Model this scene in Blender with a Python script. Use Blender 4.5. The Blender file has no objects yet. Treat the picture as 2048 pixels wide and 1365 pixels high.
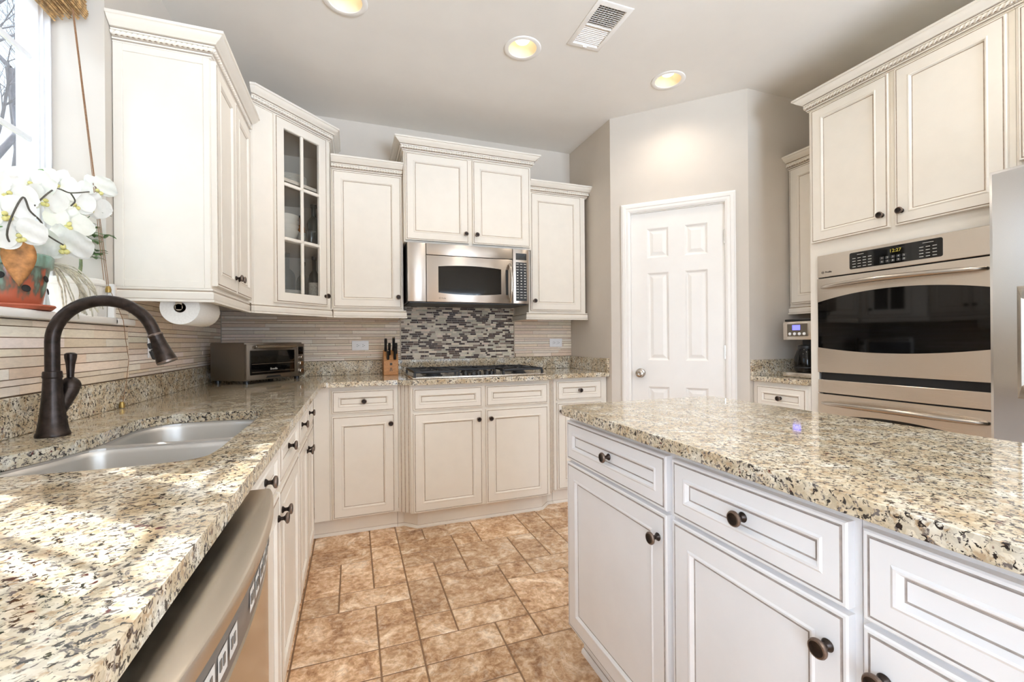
import bpy, bmesh, math, random
from mathutils import Vector, Matrix
R = math.radians
random.seed(7)
scene = bpy.context.scene
COL = scene.collection

# ------------------------------------------------------------------ camera
cd = bpy.data.cameras.new('camera'); cam = bpy.data.objects.new('camera', cd); COL.objects.link(cam)
cd.sensor_width = 36; cd.lens = 36*880.36/2048; cd.clip_start = 0.02
YAW, ROLL = R(-19.8237), R(-0.4701)
fw = Vector((-math.sin(YAW), math.cos(YAW), 0)); rt = Vector((math.cos(YAW), math.sin(YAW), 0)); up = Vector((0, 0, 1))
rt2 = rt*math.cos(ROLL)+up*math.sin(ROLL); up2 = -rt*math.sin(ROLL)+up*math.cos(ROLL)
m = Matrix((rt2, up2, -fw)).transposed().to_4x4(); m.translation = Vector((0.8261, 0, 1.1588))
cam.matrix_world = m
scene.camera = cam

# ------------------------------------------------------------------ world, sun, exposure
w = bpy.data.worlds.new('world'); scene.world = w; w.use_nodes = True
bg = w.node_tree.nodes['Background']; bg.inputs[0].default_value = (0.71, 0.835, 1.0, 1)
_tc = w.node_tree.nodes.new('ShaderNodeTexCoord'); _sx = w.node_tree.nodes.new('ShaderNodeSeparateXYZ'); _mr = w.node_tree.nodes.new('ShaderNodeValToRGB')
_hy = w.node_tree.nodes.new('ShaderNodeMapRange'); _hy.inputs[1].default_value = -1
_e = _mr.color_ramp.elements      # sky strength by direction, raised to the south as added fill
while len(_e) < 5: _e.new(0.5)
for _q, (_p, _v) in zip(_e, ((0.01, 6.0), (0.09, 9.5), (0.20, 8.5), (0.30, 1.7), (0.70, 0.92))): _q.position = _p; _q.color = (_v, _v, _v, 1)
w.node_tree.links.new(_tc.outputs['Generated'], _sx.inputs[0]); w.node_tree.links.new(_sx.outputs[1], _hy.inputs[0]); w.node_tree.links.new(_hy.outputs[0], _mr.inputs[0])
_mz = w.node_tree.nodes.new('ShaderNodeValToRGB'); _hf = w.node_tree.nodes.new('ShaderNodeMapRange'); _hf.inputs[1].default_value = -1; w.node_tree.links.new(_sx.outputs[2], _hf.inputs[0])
_e = _mz.color_ramp.elements      # strength by height: glow added low to light the ceiling, dim at horizon
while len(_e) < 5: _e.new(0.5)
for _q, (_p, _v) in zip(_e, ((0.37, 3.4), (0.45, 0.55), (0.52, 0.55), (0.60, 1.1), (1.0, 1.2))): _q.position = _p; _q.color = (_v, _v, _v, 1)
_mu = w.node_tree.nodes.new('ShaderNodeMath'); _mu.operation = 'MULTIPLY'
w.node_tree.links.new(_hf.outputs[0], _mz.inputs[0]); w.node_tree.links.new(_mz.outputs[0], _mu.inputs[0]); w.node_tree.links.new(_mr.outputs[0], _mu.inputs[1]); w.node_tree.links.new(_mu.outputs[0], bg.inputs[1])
SUN_EL = R(41.5); SUN_H = Vector((0.75, -0.66, 0)).normalized()
sl = bpy.data.lights.new('sun', 'SUN'); sl.energy = 5.6; sl.angle = R(0.6); sl.color = (1, 0.98, 0.96)
sun = bpy.data.objects.new('sun', sl); COL.objects.link(sun)
sd = Vector((SUN_H.x*math.cos(SUN_EL), SUN_H.y*math.cos(SUN_EL), -math.sin(SUN_EL)))
sun.rotation_euler = sd.to_track_quat('-Z', 'Y').to_euler(); sun.location = (-4, 4, 5)
vs = scene.view_settings
vs.view_transform = 'Standard'; vs.look = 'None'; vs.gamma = 1; vs.use_curve_mapping = False
vs.exposure = 0.95
CAN_W = 7.5
def portal(loc, rot, sx, sy):
    l = bpy.data.lights.new('daylight_portal', 'AREA'); l.shape = 'RECTANGLE'; l.size = sx; l.size_y = sy
    l.cycles.is_portal = True
    o = bpy.data.objects.new('daylight_portal', l); COL.objects.link(o); o.location = loc; o.rotation_euler = rot
portal((-0.17, 1.50, 1.85), (0, R(-90), 0), 1.2, 1.0)
portal((-0.17, -1.65, 1.55), (0, R(-90), 0), 2.3, 2.3)
portal((3.965, -1.95, 1.52), (0, R(90), 0), 1.15, 1.3)
portal((2.5, -3.19, 1.15), (R(90), 0, 0), 2.0, 2.2)
scene.cycles.max_bounces = 12; scene.cycles.diffuse_bounces = 9; scene.cycles.glossy_bounces = 4
scene.cycles.transparent_max_bounces = 12; scene.cycles.caustics_reflective = False; scene.cycles.caustics_refractive = False
scene.cycles.sample_clamp_indirect = 15.0

# ------------------------------------------------------------------ dimensions of the room
D, ZC = 3.3745, 2.757
XP0, YP1, XP2, YP2 = 2.5795, 2.7458, 3.2003, 2.125
XR, YREAR = 3.865, -3.2
CT, SB = 0.926, 0.8955        # counter top, slab underside

# ------------------------------------------------------------------ materials
def lin(r, g, b):
    f = lambda c: (c/255/12.92) if c/255 <= 0.04045 else ((c/255+0.055)/1.055)**2.4
    return (f(r), f(g), f(b), 1)
class NT:
    def __init__(s, name):
        s.m = bpy.data.materials.new(name); s.m.use_nodes = True; s.t = s.m.node_tree; s.n = s.t.nodes
        s.b = s.n['Principled BSDF']; s.L = s.t.links.new
    def node(s, typ, **kw):
        n = s.n.new(typ)
        for k, v in kw.items():
            if k in ('inputs',):
                for kk, vv in v.items(): n.inputs[kk].default_value = vv
            else: setattr(n, k, v)
        return n
    def coord(s, scale=(1, 1, 1)):
        tc = s.node('ShaderNodeTexCoord'); mp = s.node('ShaderNodeMapping'); mp.inputs['Scale'].default_value = scale
        s.L(tc.outputs['Object'], mp.inputs[0]); return mp.outputs[0]
    def noise(s, vec, scale, detail=4, rough=0.55, dist=0):
        n = s.node('ShaderNodeTexNoise'); n.inputs['Scale'].default_value = scale; n.inputs['Detail'].default_value = detail
        n.inputs['Roughness'].default_value = rough; n.inputs['Distortion'].default_value = dist
        s.L(vec, n.inputs['Vector']); return n.outputs['Fac']
    def ramp(s, fac, stops, interp='LINEAR'):
        r = s.node('ShaderNodeValToRGB'); r.color_ramp.interpolation = interp
        e = r.color_ramp.elements
        while len(e) < len(stops): e.new(0.5)
        for el, (p, c) in zip(e, stops):
            el.position = p; el.color = c if len(c) == 4 else (*c, 1)
        s.L(fac, r.inputs[0]); return r.outputs[0]
    def mix(s, fac, a, b, mode='MIX'):
        x = s.node('ShaderNodeMix', data_type='RGBA', blend_type=mode)
        for sock, v in ((x.inputs[0], fac), (x.inputs[6], a), (x.inputs[7], b)):
            if hasattr(v, 'is_output'): s.L(v, sock)
            else: sock.default_value = v
        return x.outputs[2]
    def bump(s, h, strength, dist=0.002):
        b = s.node('ShaderNodeBump'); b.inputs['Strength'].default_value = strength; b.inputs['Distance'].default_value = dist
        s.L(h, b.inputs['Height']); s.L(b.outputs[0], s.b.inputs['Normal'])
    def set(s, **k):
        for kk, v in k.items():
            i = s.b.inputs[kk.replace('_', ' ')]
            if hasattr(v, 'is_output'): s.L(v, i)
            else: i.default_value = v
        return s
def plain(name, col, rough=0.5, metal=0.0, nscale=40, namt=0.04, **k):
    t = NT(name); v = t.coord(); n = t.noise(v, nscale, 3)
    d = tuple(max(0, c*(1-namt*2)) for c in col[:3])+(1,); l = tuple(min(1, c*(1+namt)) for c in col[:3])+(1,)
    c = t.ramp(n, [(0.3, d), (0.7, l)])
    t.set(Base_Color=c, Roughness=rough, Metallic=metal)
    for kk, vv in k.items(): t.set(**{kk: vv})
    return t.m
M = {}
M['wall'] = plain('wall_paint', lin(207, 199, 189), 0.75, nscale=6, namt=0.012)
M['ceil'] = plain('ceiling_paint', lin(228, 224, 218), 0.85, nscale=5, namt=0.012)
M['white'] = plain('white_trim_paint', lin(236, 233, 229), 0.38, nscale=8, namt=0.01)
M['paint'] = plain('cream_cabinet_paint', lin(233, 227, 217), 0.36, nscale=12, namt=0.012)
M['paintday'] = plain('daylit_island_paint', lin(233, 232, 233), 0.36, nscale=12, namt=0.01)  # cream cabinet paint whitened, cool daylight put into the colour
M['glazeday'] = plain('daylit_island_glaze', lin(176, 165, 158), 0.5, nscale=60, namt=0.1)  # brown glaze greyed to carry the same cool daylight
M['glaze'] = plain('brown_glaze', lin(184, 167, 150), 0.5, nscale=60, namt=0.1)
M['glazedk'] = plain('dark_glaze', lin(146, 122, 100), 0.55, nscale=60, namt=0.1)
M['bronze'] = plain('oil_rubbed_bronze', lin(56, 47, 43), 0.32, 0.7, nscale=55, namt=0.3)
M['bronzerim'] = plain('worn_bronze_rim', lin(128, 112, 102), 0.32, 0.8, nscale=80, namt=0.2)
M['black'] = plain('black_plastic', lin(26, 25, 26), 0.35)
M['iron'] = plain('cast_iron', lin(34, 34, 38), 0.5, 0.0, nscale=120, namt=0.2)
M['blackglass'] = plain('black_glass', lin(9, 8, 8), 0.04, namt=0.0)
M['chrome'] = plain('satin_nickel', lin(190, 182, 172), 0.22, 1.0, namt=0.03)
M['whiteplastic'] = plain('white_plastic', lin(238, 238, 240), 0.35, namt=0.01)
M['paper'] = plain('paper_towel', lin(240, 238, 234), 0.9, nscale=150, namt=0.03)
M['card'] = plain('cardboard_core', lin(120, 100, 80), 0.9)
M['ceramic'] = plain('white_ceramic', lin(226, 224, 218), 0.2, namt=0.02)
M['greenglass'] = plain('dark_bottle', lin(48, 50, 46), 0.1, namt=0.1)
M['amber'] = plain('amber_liquor', lin(150, 92, 40), 0.12, namt=0.1)
M['paperlabel'] = plain('paper_label', lin(190, 186, 176), 0.7, nscale=90, namt=0.15)
M['cabin'] = plain('cabinet_interior', lin(222, 214, 203), 0.6, nscale=10, namt=0.02)
M['petal'] = plain('white_petal', lin(232, 231, 226), 0.5, nscale=50, namt=0.02)
M['petalc'] = plain('yellow_green_petal', lin(222, 214, 140), 0.5, nscale=90, namt=0.1)
M['leaf'] = plain('green_leaf', lin(98, 160, 60), 0.4, nscale=40, namt=0.15)
M['leafdk'] = plain('small_green_leaf', lin(96, 130, 78), 0.45, nscale=60, namt=0.2)
M['stem'] = plain('plant_stem', lin(120, 132, 92), 0.5, nscale=60, namt=0.2)
M['stemdk'] = plain('dark_flower_stem', lin(84, 80, 72), 0.5, nscale=60, namt=0.2)
M['root'] = plain('aerial_root', lin(196, 191, 172), 0.7, nscale=90, namt=0.2)
M['dry'] = plain('dried_leaf', lin(186, 128, 74), 0.6, nscale=50, namt=0.25)
M['soil'] = plain('potting_bark', lin(78, 58, 44), 0.9, nscale=70, namt=0.4)
M['terracotta'] = plain('terracotta', lin(176, 92, 66), 0.6, nscale=40, namt=0.12)
M['bamboo'] = plain('bamboo_reed', lin(194, 156, 106), 0.6, nscale=70, namt=0.3)
M['cordm'] = plain('brown_cord', lin(150, 112, 80), 0.8, nscale=200, namt=0.15)
M['brass'] = plain('brass_cap', lin(170, 140, 80), 0.35, 0.8)
M['bark'] = plain('bare_bark', lin(64, 60, 62), 0.9, nscale=30, namt=0.25)
M['vinyl'] = plain('window_vinyl', lin(236, 238, 242), 0.35, namt=0.01)
M['grayplastic'] = plain('grey_control_strip', lin(104, 100, 96), 0.35, namt=0.02)
M['button'] = plain('pale_button', lin(206, 204, 200), 0.4, namt=0.02)
M['key'] = plain('dark_key', lin(56, 56, 58), 0.4, namt=0.02)
M['ink'] = plain('dark_lettering', lin(60, 54, 50), 0.5, namt=0.0)
M['inkw'] = plain('white_lettering', lin(222, 220, 214), 0.5, namt=0.0)
M['dark'] = plain('dark_recess', lin(22, 20, 19), 0.7)
M['baffle'] = plain('cream_baffle', lin(244, 226, 194), .5, namt=.01)
M['skyblock'] = plain('sky_blocker_grey', lin(176, 172, 164), .8, nscale=3, namt=.02)  # grey of the added sky-blocking wall
M['wood'] = None
# wood of the knife block
t = NT('knife_block_wood'); v = t.coord((6, 6, 60)); n = t.noise(v, 6, 5, 0.6, 1.2)
t.set(Base_Color=t.ramp(n, [(0.3, lin(158, 100, 52)), (0.7, lin(208, 152, 92))]), Roughness=0.4); M['wood'] = t.m
# glazed planter: green glaze running over terracotta
t = NT('drip_glazed_terracotta'); v = t.coord((1, 1, 0.35)); n = t.noise(v, 34, 3, 0.5)
tc = t.node('ShaderNodeTexCoord'); sp = t.node('ShaderNodeSeparateXYZ'); t.L(tc.outputs['Object'], sp.inputs[0])
mr = t.node('ShaderNodeMapRange', inputs={1: 0.0, 2: 0.15, 3: -0.22, 4: 0.30}); t.L(sp.outputs[2], mr.inputs[0])
ad = t.node('ShaderNodeMath', operation='ADD'); t.L(n, ad.inputs[0]); t.L(mr.outputs[0], ad.inputs[1])
t.set(Base_Color=t.ramp(ad.outputs[0], [(0.46, lin(178, 94, 68)), (0.54, lin(96, 96, 82)), (0.62, lin(112, 132, 116)), (0.78, lin(132, 166, 150))]), Roughness=0.22); M['drip'] = t.m
# brushed stainless steel
def steel(name, col, rough, axis):
    t = NT(name); sc = {'x': (1, 420, 420), 'y': (420, 1, 420), 'z': (420, 420, 1)}[axis]
    v = t.coord(sc); n = t.noise(v, 4, 3, 0.6)
    t.set(Base_Color=t.ramp(n, [(0.3, tuple(c*0.985 for c in col[:3])), (0.7, col)]), Metallic=1.0)
    r = t.node('ShaderNodeMapRange', inputs={3: rough-0.008, 4: rough+0.01}); t.L(n, r.inputs[0]); t.L(r.outputs[0], t.b.inputs['Roughness'])
    t.bump(n, 0.008, 0.0002)
    if axis == 'x':      # brushed across: highlights smear up and down
        cz = t.node('ShaderNodeCombineXYZ'); cz.inputs[2].default_value = 1.0; t.L(cz.outputs[0], t.b.inputs['Tangent']); t.set(Anisotropic=0.8)
    return t.m
M['steel'] = steel('brushed_steel', lin(228, 220, 210), 0.27, 'x')
M['mwsteel'] = steel('microwave_steel', lin(186, 176, 166), 0.3, 'x')
M['steely'] = steel('brushed_steel_upright', lin(204, 196, 186), 0.24, 'z')
M['fridge'] = steel('fridge_steel', lin(228, 227, 226), 0.2, 'z')
M['sink'] = steel('sink_steel', lin(212, 211, 209), 0.44, 'x')
M['dwsteel'] = steel('dishwasher_steel', lin(216, 206, 192), 0.26, 'y')
M['toaster'] = steel('toaster_steel', lin(150, 145, 140), 0.32, 'x')
# granite: cream ground, tan clouds, grey-blue and black and garnet grains
def granite():
    t = NT('granite'); v = t.coord()
    base = t.ramp(t.noise(v, 16, 4, 0.6), [(0.34, lin(194, 174, 144)), (0.5, lin(214, 202, 179)), (0.66, lin(230, 226, 215))])
    vor = t.node('ShaderNodeTexVoronoi'); vor.inputs['Scale'].default_value = 130; t.L(v, vor.inputs['Vector'])
    cell = t.ramp(vor.outputs['Color'], [(0.2, (0.78, 0.76, 0.72)), (0.8, (1.06, 1.05, 1.02))])
    c = t.mix(1.0, base, cell, 'MULTIPLY')
    tan = t.ramp(t.noise(v, 66, 3, 0.6, 0.3), [(0.56, (0, 0, 0)), (0.64, (1, 1, 1))])
    c = t.mix(tan, c, lin(180, 156, 126))
    grey = t.ramp(t.noise(v, 100, 3, 0.62, 0.8), [(0.56, (0, 0, 0)), (0.62, (1, 1, 1))])
    c = t.mix(grey, c, lin(112, 104, 100))
    mp2 = t.node('ShaderNodeMapping'); mp2.inputs['Location'].default_value = (3.1, 7.7, 1.3); t.L(v, mp2.inputs[0])
    blk = t.ramp(t.noise(mp2.outputs[0], 115, 3, 0.62, 0.7), [(0.567, (0, 0, 0)), (0.603, (1, 1, 1))])
    c = t.mix(blk, c, lin(44, 38, 36))
    mp3 = t.node('ShaderNodeMapping'); mp3.inputs['Location'].default_value = (-5.1, 2.7, 8.3); t.L(v, mp3.inputs[0])
    gar = t.ramp(t.noise(mp3.outputs[0], 60, 2, 0.5), [(0.69, (0, 0, 0)), (0.73, (1, 1, 1))])
    c = t.mix(gar, c, lin(92, 44, 44))
    t.set(Base_Color=c, Roughness=0.07); t.b.inputs['Coat Weight'].default_value = 0.3; t.b.inputs['Coat Roughness'].default_value = 0.03
    return t.m
M['granite'] = granite()
# floor tile (face attribute tint: r brightness, g,b offset), grout
t = NT('floor_tile'); at = t.node('ShaderNodeAttribute', attribute_name='tint')
tc = t.node('ShaderNodeTexCoord'); sc = t.node('ShaderNodeVectorMath', operation='MULTIPLY_ADD'); sc.inputs[1].default_value = (40, 40, 40)
t.L(at.outputs['Color'], sc.inputs[0]); t.L(tc.outputs['Object'], sc.inputs[2]); v = sc.outputs[0]
a = t.ramp(t.noise(v, 7, 7, 0.7, 1.0), [(0.37, lin(134, 98, 70)), (0.46, lin(178, 142, 108)), (0.545, lin(200, 170, 138)), (0.64, lin(236, 222, 202))])
b = t.ramp(t.noise(v, 40, 5, 0.7, 0.5), [(0.39, lin(120, 86, 58)), (0.5, lin(188, 155, 122)), (0.62, lin(230, 212, 188))])
c = t.mix(0.38, a, b)
sep = t.node('ShaderNodeSeparateColor'); t.L(at.outputs['Color'], sep.inputs[0])
br = t.node('ShaderNodeMapRange', inputs={3: 1.08, 4: 1.42}); t.L(sep.outputs[0], br.inputs[0])
cb = t.node('ShaderNodeCombineColor'); [t.L(br.outputs[0], cb.inputs[i]) for i in range(3)]
c = t.mix(1.0, c, cb.outputs[0], 'MULTIPLY')
t.set(Base_Color=c, Roughness=0.26); t.bump(t.noise(v, 30, 4), 0.12, 0.002); M['tile'] = t.m
M['grout'] = plain('floor_grout', lin(136, 108, 82), 0.8, nscale=80, namt=0.06)
# travertine strips / mosaic: base colour from a face attribute times stone noise
def striped(name, rough, nmix):
    t = NT(name); at = t.node('ShaderNodeAttribute', attribute_name='tint'); v = t.coord((1, 1, 4))
    n = t.ramp(t.noise(v, 40, 6, 0.7, 0.4), [(0.3, (1-nmix,)*3), (0.65, (1.03,)*3)])
    t.set(Base_Color=t.mix(1.0, at.outputs['Color'], n, 'MULTIPLY'), Roughness=rough)
    return t.m
M['strip'] = striped('travertine_strip', 0.6, 0.13)
M['mosaic'] = striped('glass_mosaic', 0.38, 0.12); M['mosaic'].node_tree.nodes['Principled BSDF'].inputs['Specular IOR Level'].default_value = 0.25
M['tgrout'] = plain('tile_grout', lin(128, 102, 80), 0.85)
M['mgrout'] = plain('mosaic_grout', lin(226, 216, 202), 0.85)
def emit(name, col, s):
    t = NT(name); t.set(Base_Color=(0.02, 0.02, 0.02, 1)); t.b.inputs['Emission Color'].default_value = col; t.b.inputs['Emission Strength'].default_value = s
    return t.m
M['lamp'] = emit('lamp_glow', (1, 0.90, 0.70, 1), 1.05)
M['lcd'] = emit('blue_display', (0.12, 0.12, 1, 1), 1.6)
M['amberlcd'] = emit('amber_display', (0.7, 0.55, 0.05, 1), 0.35)
# window glass and clear objects: mirror reflection by fresnel over plain transparency
def clear(name, tint, rough=0.0):
    t = NT(name); t.n.remove(t.b); out = t.n['Material Output']
    tr = t.node('ShaderNodeBsdfTransparent'); tr.inputs[0].default_value = tint
    gl = t.node('ShaderNodeBsdfGlossy'); gl.inputs['Roughness'].default_value = rough
    fr = t.node('ShaderNodeFresnel'); ge = t.node('ShaderNodeNewGeometry')
    io = t.node('ShaderNodeMapRange', inputs={3: 1.45, 4: 1/1.45}); t.L(ge.outputs['Backfacing'], io.inputs[0]); t.L(io.outputs[0], fr.inputs[0])
    mx = t.node('ShaderNodeMixShader'); t.L(fr.outputs[0], mx.inputs[0]); t.L(tr.outputs[0], mx.inputs[1]); t.L(gl.outputs[0], mx.inputs[2])
    t.L(mx.outputs[0], out.inputs[0]); return t.m
M['pane'] = clear('window_glass', (0.97, 0.98, 0.98, 1))
M['cabglass'] = clear('cabinet_glass', (0.93, 0.93, 0.92, 1))
M['clear'] = clear('clear_glass', (0.78, 0.80, 0.80, 1))
M['tint'] = clear('tinted_glass', (0.16, 0.15, 0.14, 1))

# ------------------------------------------------------------------ mesh builder
class MB:
    def __init__(s): s.bm = bmesh.new(); s.tl = None
    def face(s, vs, mi=0, col=None):
        f = s.bm.faces.new(vs); f.material_index = mi
        if col is not None:
            if s.tl is None: s.tl = s.bm.faces.layers.float_color.new('tint')
            f[s.tl] = (*col[:3], 1)
        return f
    def box(s, x0, x1, y0, y1, z0, z1, mi=0, bev=0.0, seg=1, col=None, skip=()):
        if col is not None and s.tl is None: s.tl = s.bm.faces.layers.float_color.new('tint')
        x0, x1 = min(x0, x1), max(x0, x1); y0, y1 = min(y0, y1), max(y0, y1)
        v = [s.bm.verts.new(p) for p in ((x0, y0, z0), (x1, y0, z0), (x1, y1, z0), (x0, y1, z0), (x0, y0, z1), (x1, y0, z1), (x1, y1, z1), (x0, y1, z1))]
        fs = []
        for k, q in enumerate(((3, 2, 1, 0), (4, 5, 6, 7), (0, 1, 5, 4), (1, 2, 6, 5), (2, 3, 7, 6), (3, 0, 4, 7))):
            if k in skip: continue
            fs.append(s.face([v[i] for i in q], mi, col))
        if bev > 0:
            es = list({e for f in fs for e in f.edges})
            r = bmesh.ops.bevel(s.bm, geom=es, offset=bev, segments=seg, affect='EDGES', profile=0.5, material=mi)
            if col is not None:
                for f in r['faces']: f[s.tl] = (*col[:3], 1)
        return v
    def xform(s, verts, mat): bmesh.ops.transform(s.bm, matrix=mat, verts=verts)
    def new_since(s, n): s.bm.verts.ensure_lookup_table(); return list(s.bm.verts)[n:]
    def nv(s): return len(s.bm.verts)
    def rings(s, x0, x1, z0, z1, yf, R_, mats, hole=False, back=True):
        """nested rectangles in the local XZ plane, facing -Y; R_ = [(inset, depth behind yf)], mats = band materials, last = centre"""
        prev = None
        for k, (i, d) in enumerate(R_):
            cur = [s.bm.verts.new(p) for p in ((x0+i, yf+d, z0+i), (x1-i, yf+d, z0+i), (x1-i, yf+d, z1-i), (x0+i, yf+d, z1-i))]
            if prev:
                for j in range(4): s.face([prev[j], prev[(j+1) % 4], cur[(j+1) % 4], cur[j]], mats[k-1])
            else:
                first = cur
            prev = cur
        if not hole: s.face(prev, mats[-1])
        if back: s.face(first[::-1], mats[0])
        return first, prev
    def tube(s, pts, r, n=10, mi=0, caps=True):
        pts = [Vector(p) for p in pts]; rs = r if isinstance(r, (list, tuple)) else [r]*len(pts)
        prevn = None; loops = []
        for k, p in enumerate(pts):
            tg = (pts[min(k+1, len(pts)-1)]-pts[max(k-1, 0)]).normalized()
            if prevn is None:
                a = Vector((0, 0, 1)) if abs(tg.z) < 0.9 else Vector((1, 0, 0))
                nn = tg.cross(a).normalized()
            else:
                nn = (prevn-tg*prevn.dot(tg)).normalized()
            prevn = nn; bb = tg.cross(nn)
            loops.append([s.bm.verts.new(p+(nn*math.cos(2*math.pi*j/n)+bb*math.sin(2*math.pi*j/n))*rs[k]) for j in range(n)])
        for a, b in zip(loops, loops[1:]):
            for j in range(n): s.face([a[j], a[(j+1) % n], b[(j+1) % n], b[j]], mi)
        if caps: s.face(loops[0][::-1], mi); s.face(loops[-1], mi)
    def lathe(s, prof, n=24, mat=None, mi=0, mis=None, a0=0, a1=2*math.pi):
        """prof = [(r, z)] about local Z; mat = placement matrix"""
        mat = mat or Matrix(); loops = []
        full = abs(a1-a0-2*math.pi) < 1e-6
        cnt = n if full else n+1
        for r, z in prof:
            if r < 1e-6: loops.append([s.bm.verts.new(mat @ Vector((0, 0, z)))])
            else: loops.append([s.bm.verts.new(mat @ Vector((r*math.cos(a0+(a1-a0)*j/n), r*math.sin(a0+(a1-a0)*j/n), z))) for j in range(cnt)])
        for k, (a, b) in enumerate(zip(loops, loops[1:])):
            q = mis[k] if mis else mi
            for j in range(n):
                j2 = (j+1) % cnt
                if len(a) == 1 and len(b) == 1: continue
                if len(a) == 1: s.face([a[0], b[j2], b[j]][::1], q)
                elif len(b) == 1: s.face([a[j], a[j2], b[0]], q)
                else: s.face([a[j], a[j2], b[j2], b[j]], q)
    def sweep(s, path, prof, mats=None, closed_prof=True, caps=True):
        """path: XY points; prof: (out, z); out to the right of travel; mitred corners"""
        P = [Vector((p[0], p[1])) for p in path]; loops = []
        for k, p in enumerate(P):
            d1 = (P[k]-P[k-1]).normalized() if k > 0 else None
            d2 = (P[k+1]-P[k]).normalized() if k < len(P)-1 else None
            d1 = d1 or d2; d2 = d2 or d1
            n1 = Vector((d1.y, -d1.x)); n2 = Vector((d2.y, -d2.x)); mv = (n1+n2); mv = mv/max(0.2, mv.dot(n1))
            loops.append([s.bm.verts.new((p.x+mv.x*o, p.y+mv.y*o, z)) for o, z in prof])
        n = len(prof)
        for a, b in zip(loops, loops[1:]):
            for j in range(n if closed_prof else n-1):
                s.face([a[j], b[j], b[(j+1) % n], a[(j+1) % n]], mats[j] if mats and j < len(mats) else 0)
        if caps:
            s.face(loops[0], 0); s.face(loops[-1][::-1], 0)
    def poly(s, outline, holes, z0, z1, mi=0):
        """flat slab with holes"""
        for z, flip in ((z1, False), (z0, True)):
            es = []; 
            for lp in [outline]+holes:
                vs_ = [s.bm.verts.new((p[0], p[1], z)) for p in lp]
                es += [s.bm.edges.new((vs_[i], vs_[(i+1) % len(vs_)])) for i in range(len(vs_))]
                if z == z1: s._top = getattr(s, '_top', []); s._top.append(vs_)
                else: s._bot = getattr(s, '_bot', []); s._bot.append(vs_)
            r = bmesh.ops.triangle_fill(s.bm, use_beauty=True, use_dissolve=False, edges=es, normal=(0, 0, -1 if flip else 1))
            for g in r['geom']:
                if isinstance(g, bmesh.types.BMFace): g.material_index = mi
        for a, b in zip(s._top, s._bot):
            for i in range(len(a)):
                j = (i+1) % len(a); s.face([a[i], b[i], b[j], a[j]], mi)
        s._top = []; s._bot = []
    def grid(s, fn, nu, nv, mi=0):
        g = [[s.bm.verts.new(fn(u/nu, v/nv)) for v in range(nv+1)] for u in range(nu+1)]
        for u in range(nu):
            for v in range(nv): s.face([g[u][v], g[u+1][v], g[u+1][v+1], g[u][v+1]], mi)
    def obj(s, name, mats, parent=None, smooth=True, ang=32, fix=True):
        if fix: bmesh.ops.recalc_face_normals(s.bm, faces=s.bm.faces)
        me = bpy.data.meshes.new(name); s.bm.to_mesh(me); s.bm.free()
        for mm in (mats if isinstance(mats, (list, tuple)) else [mats]): me.materials.append(M[mm] if isinstance(mm, str) else mm)
        if smooth:
            for p in me.polygons: p.use_smooth = True
            me.set_sharp_from_angle(angle=R(ang))
        o = bpy.data.objects.new(name, me); COL.objects.link(o)
        if parent: o.parent = parent
        return o
def tag(o, label=None, cat=None, group=None, kind=None):
    if label: o['label'] = label
    if cat: o['category'] = cat
    if group: o['group'] = group
    if kind: o['kind'] = kind
    return o
def thing(name, label, cat, loc=(0, 0, 0), rz=0.0, group=None):
    o = bpy.data.objects.new(name, None); COL.objects.link(o); o.location = loc; o.rotation_euler = (0, 0, rz); o.empty_display_size = 0.05
    return tag(o, label, cat, group)
def link_copy(src, parent=None, loc=None, rot=None, scale=None):
    o = src.copy(); COL.objects.link(o); o.parent = parent
    if loc is not None: o.location = loc
    if rot is not None: o.rotation_euler = rot
    if scale is not None: o.scale = (scale,)*3
    return o
def letters(txt, size, mat, parent, loc, rot, name='lettering', ext=0.0004, align='CENTER'):
    cu = bpy.data.curves.new(name, 'FONT'); cu.body = txt; cu.size = size; cu.extrude = ext; cu.align_x = align; cu.align_y = 'CENTER'
    tmp = bpy.data.objects.new(name, cu); COL.objects.link(tmp)
    dg = bpy.context.evaluated_depsgraph_get(); me = bpy.data.meshes.new_from_object(tmp.evaluated_get(dg))
    bpy.data.objects.remove(tmp); bpy.data.curves.remove(cu); me.materials.clear(); me.materials.append(M[mat])
    o = bpy.data.objects.new(name, me); COL.objects.link(o); o.parent = parent; o.location = loc; o.rotation_euler = rot
    return o
def catmull(pts, closed=False, sub=8):
    P = [Vector(p) for p in pts]; n = len(P); out = []
    rng = range(n) if closed else range(n-1)
    for i in rng:
        p0 = P[(i-1) % n] if closed or i > 0 else P[0]; p1 = P[i]; p2 = P[(i+1) % n]; p3 = P[(i+2) % n] if closed or i+2 < n else P[-1]
        for k in range(sub):
            u = k/sub
            out.append(0.5*((2*p1)+(p2-p0)*u+(2*p0-5*p1+4*p2-p3)*u*u+(3*p1-p0-3*p2+p3)*u**3))
    if not closed: out.append(P[-1])
    return out

# ================================================================== THE ROOM
def struct(o): o['kind'] = 'structure'; return o
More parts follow.
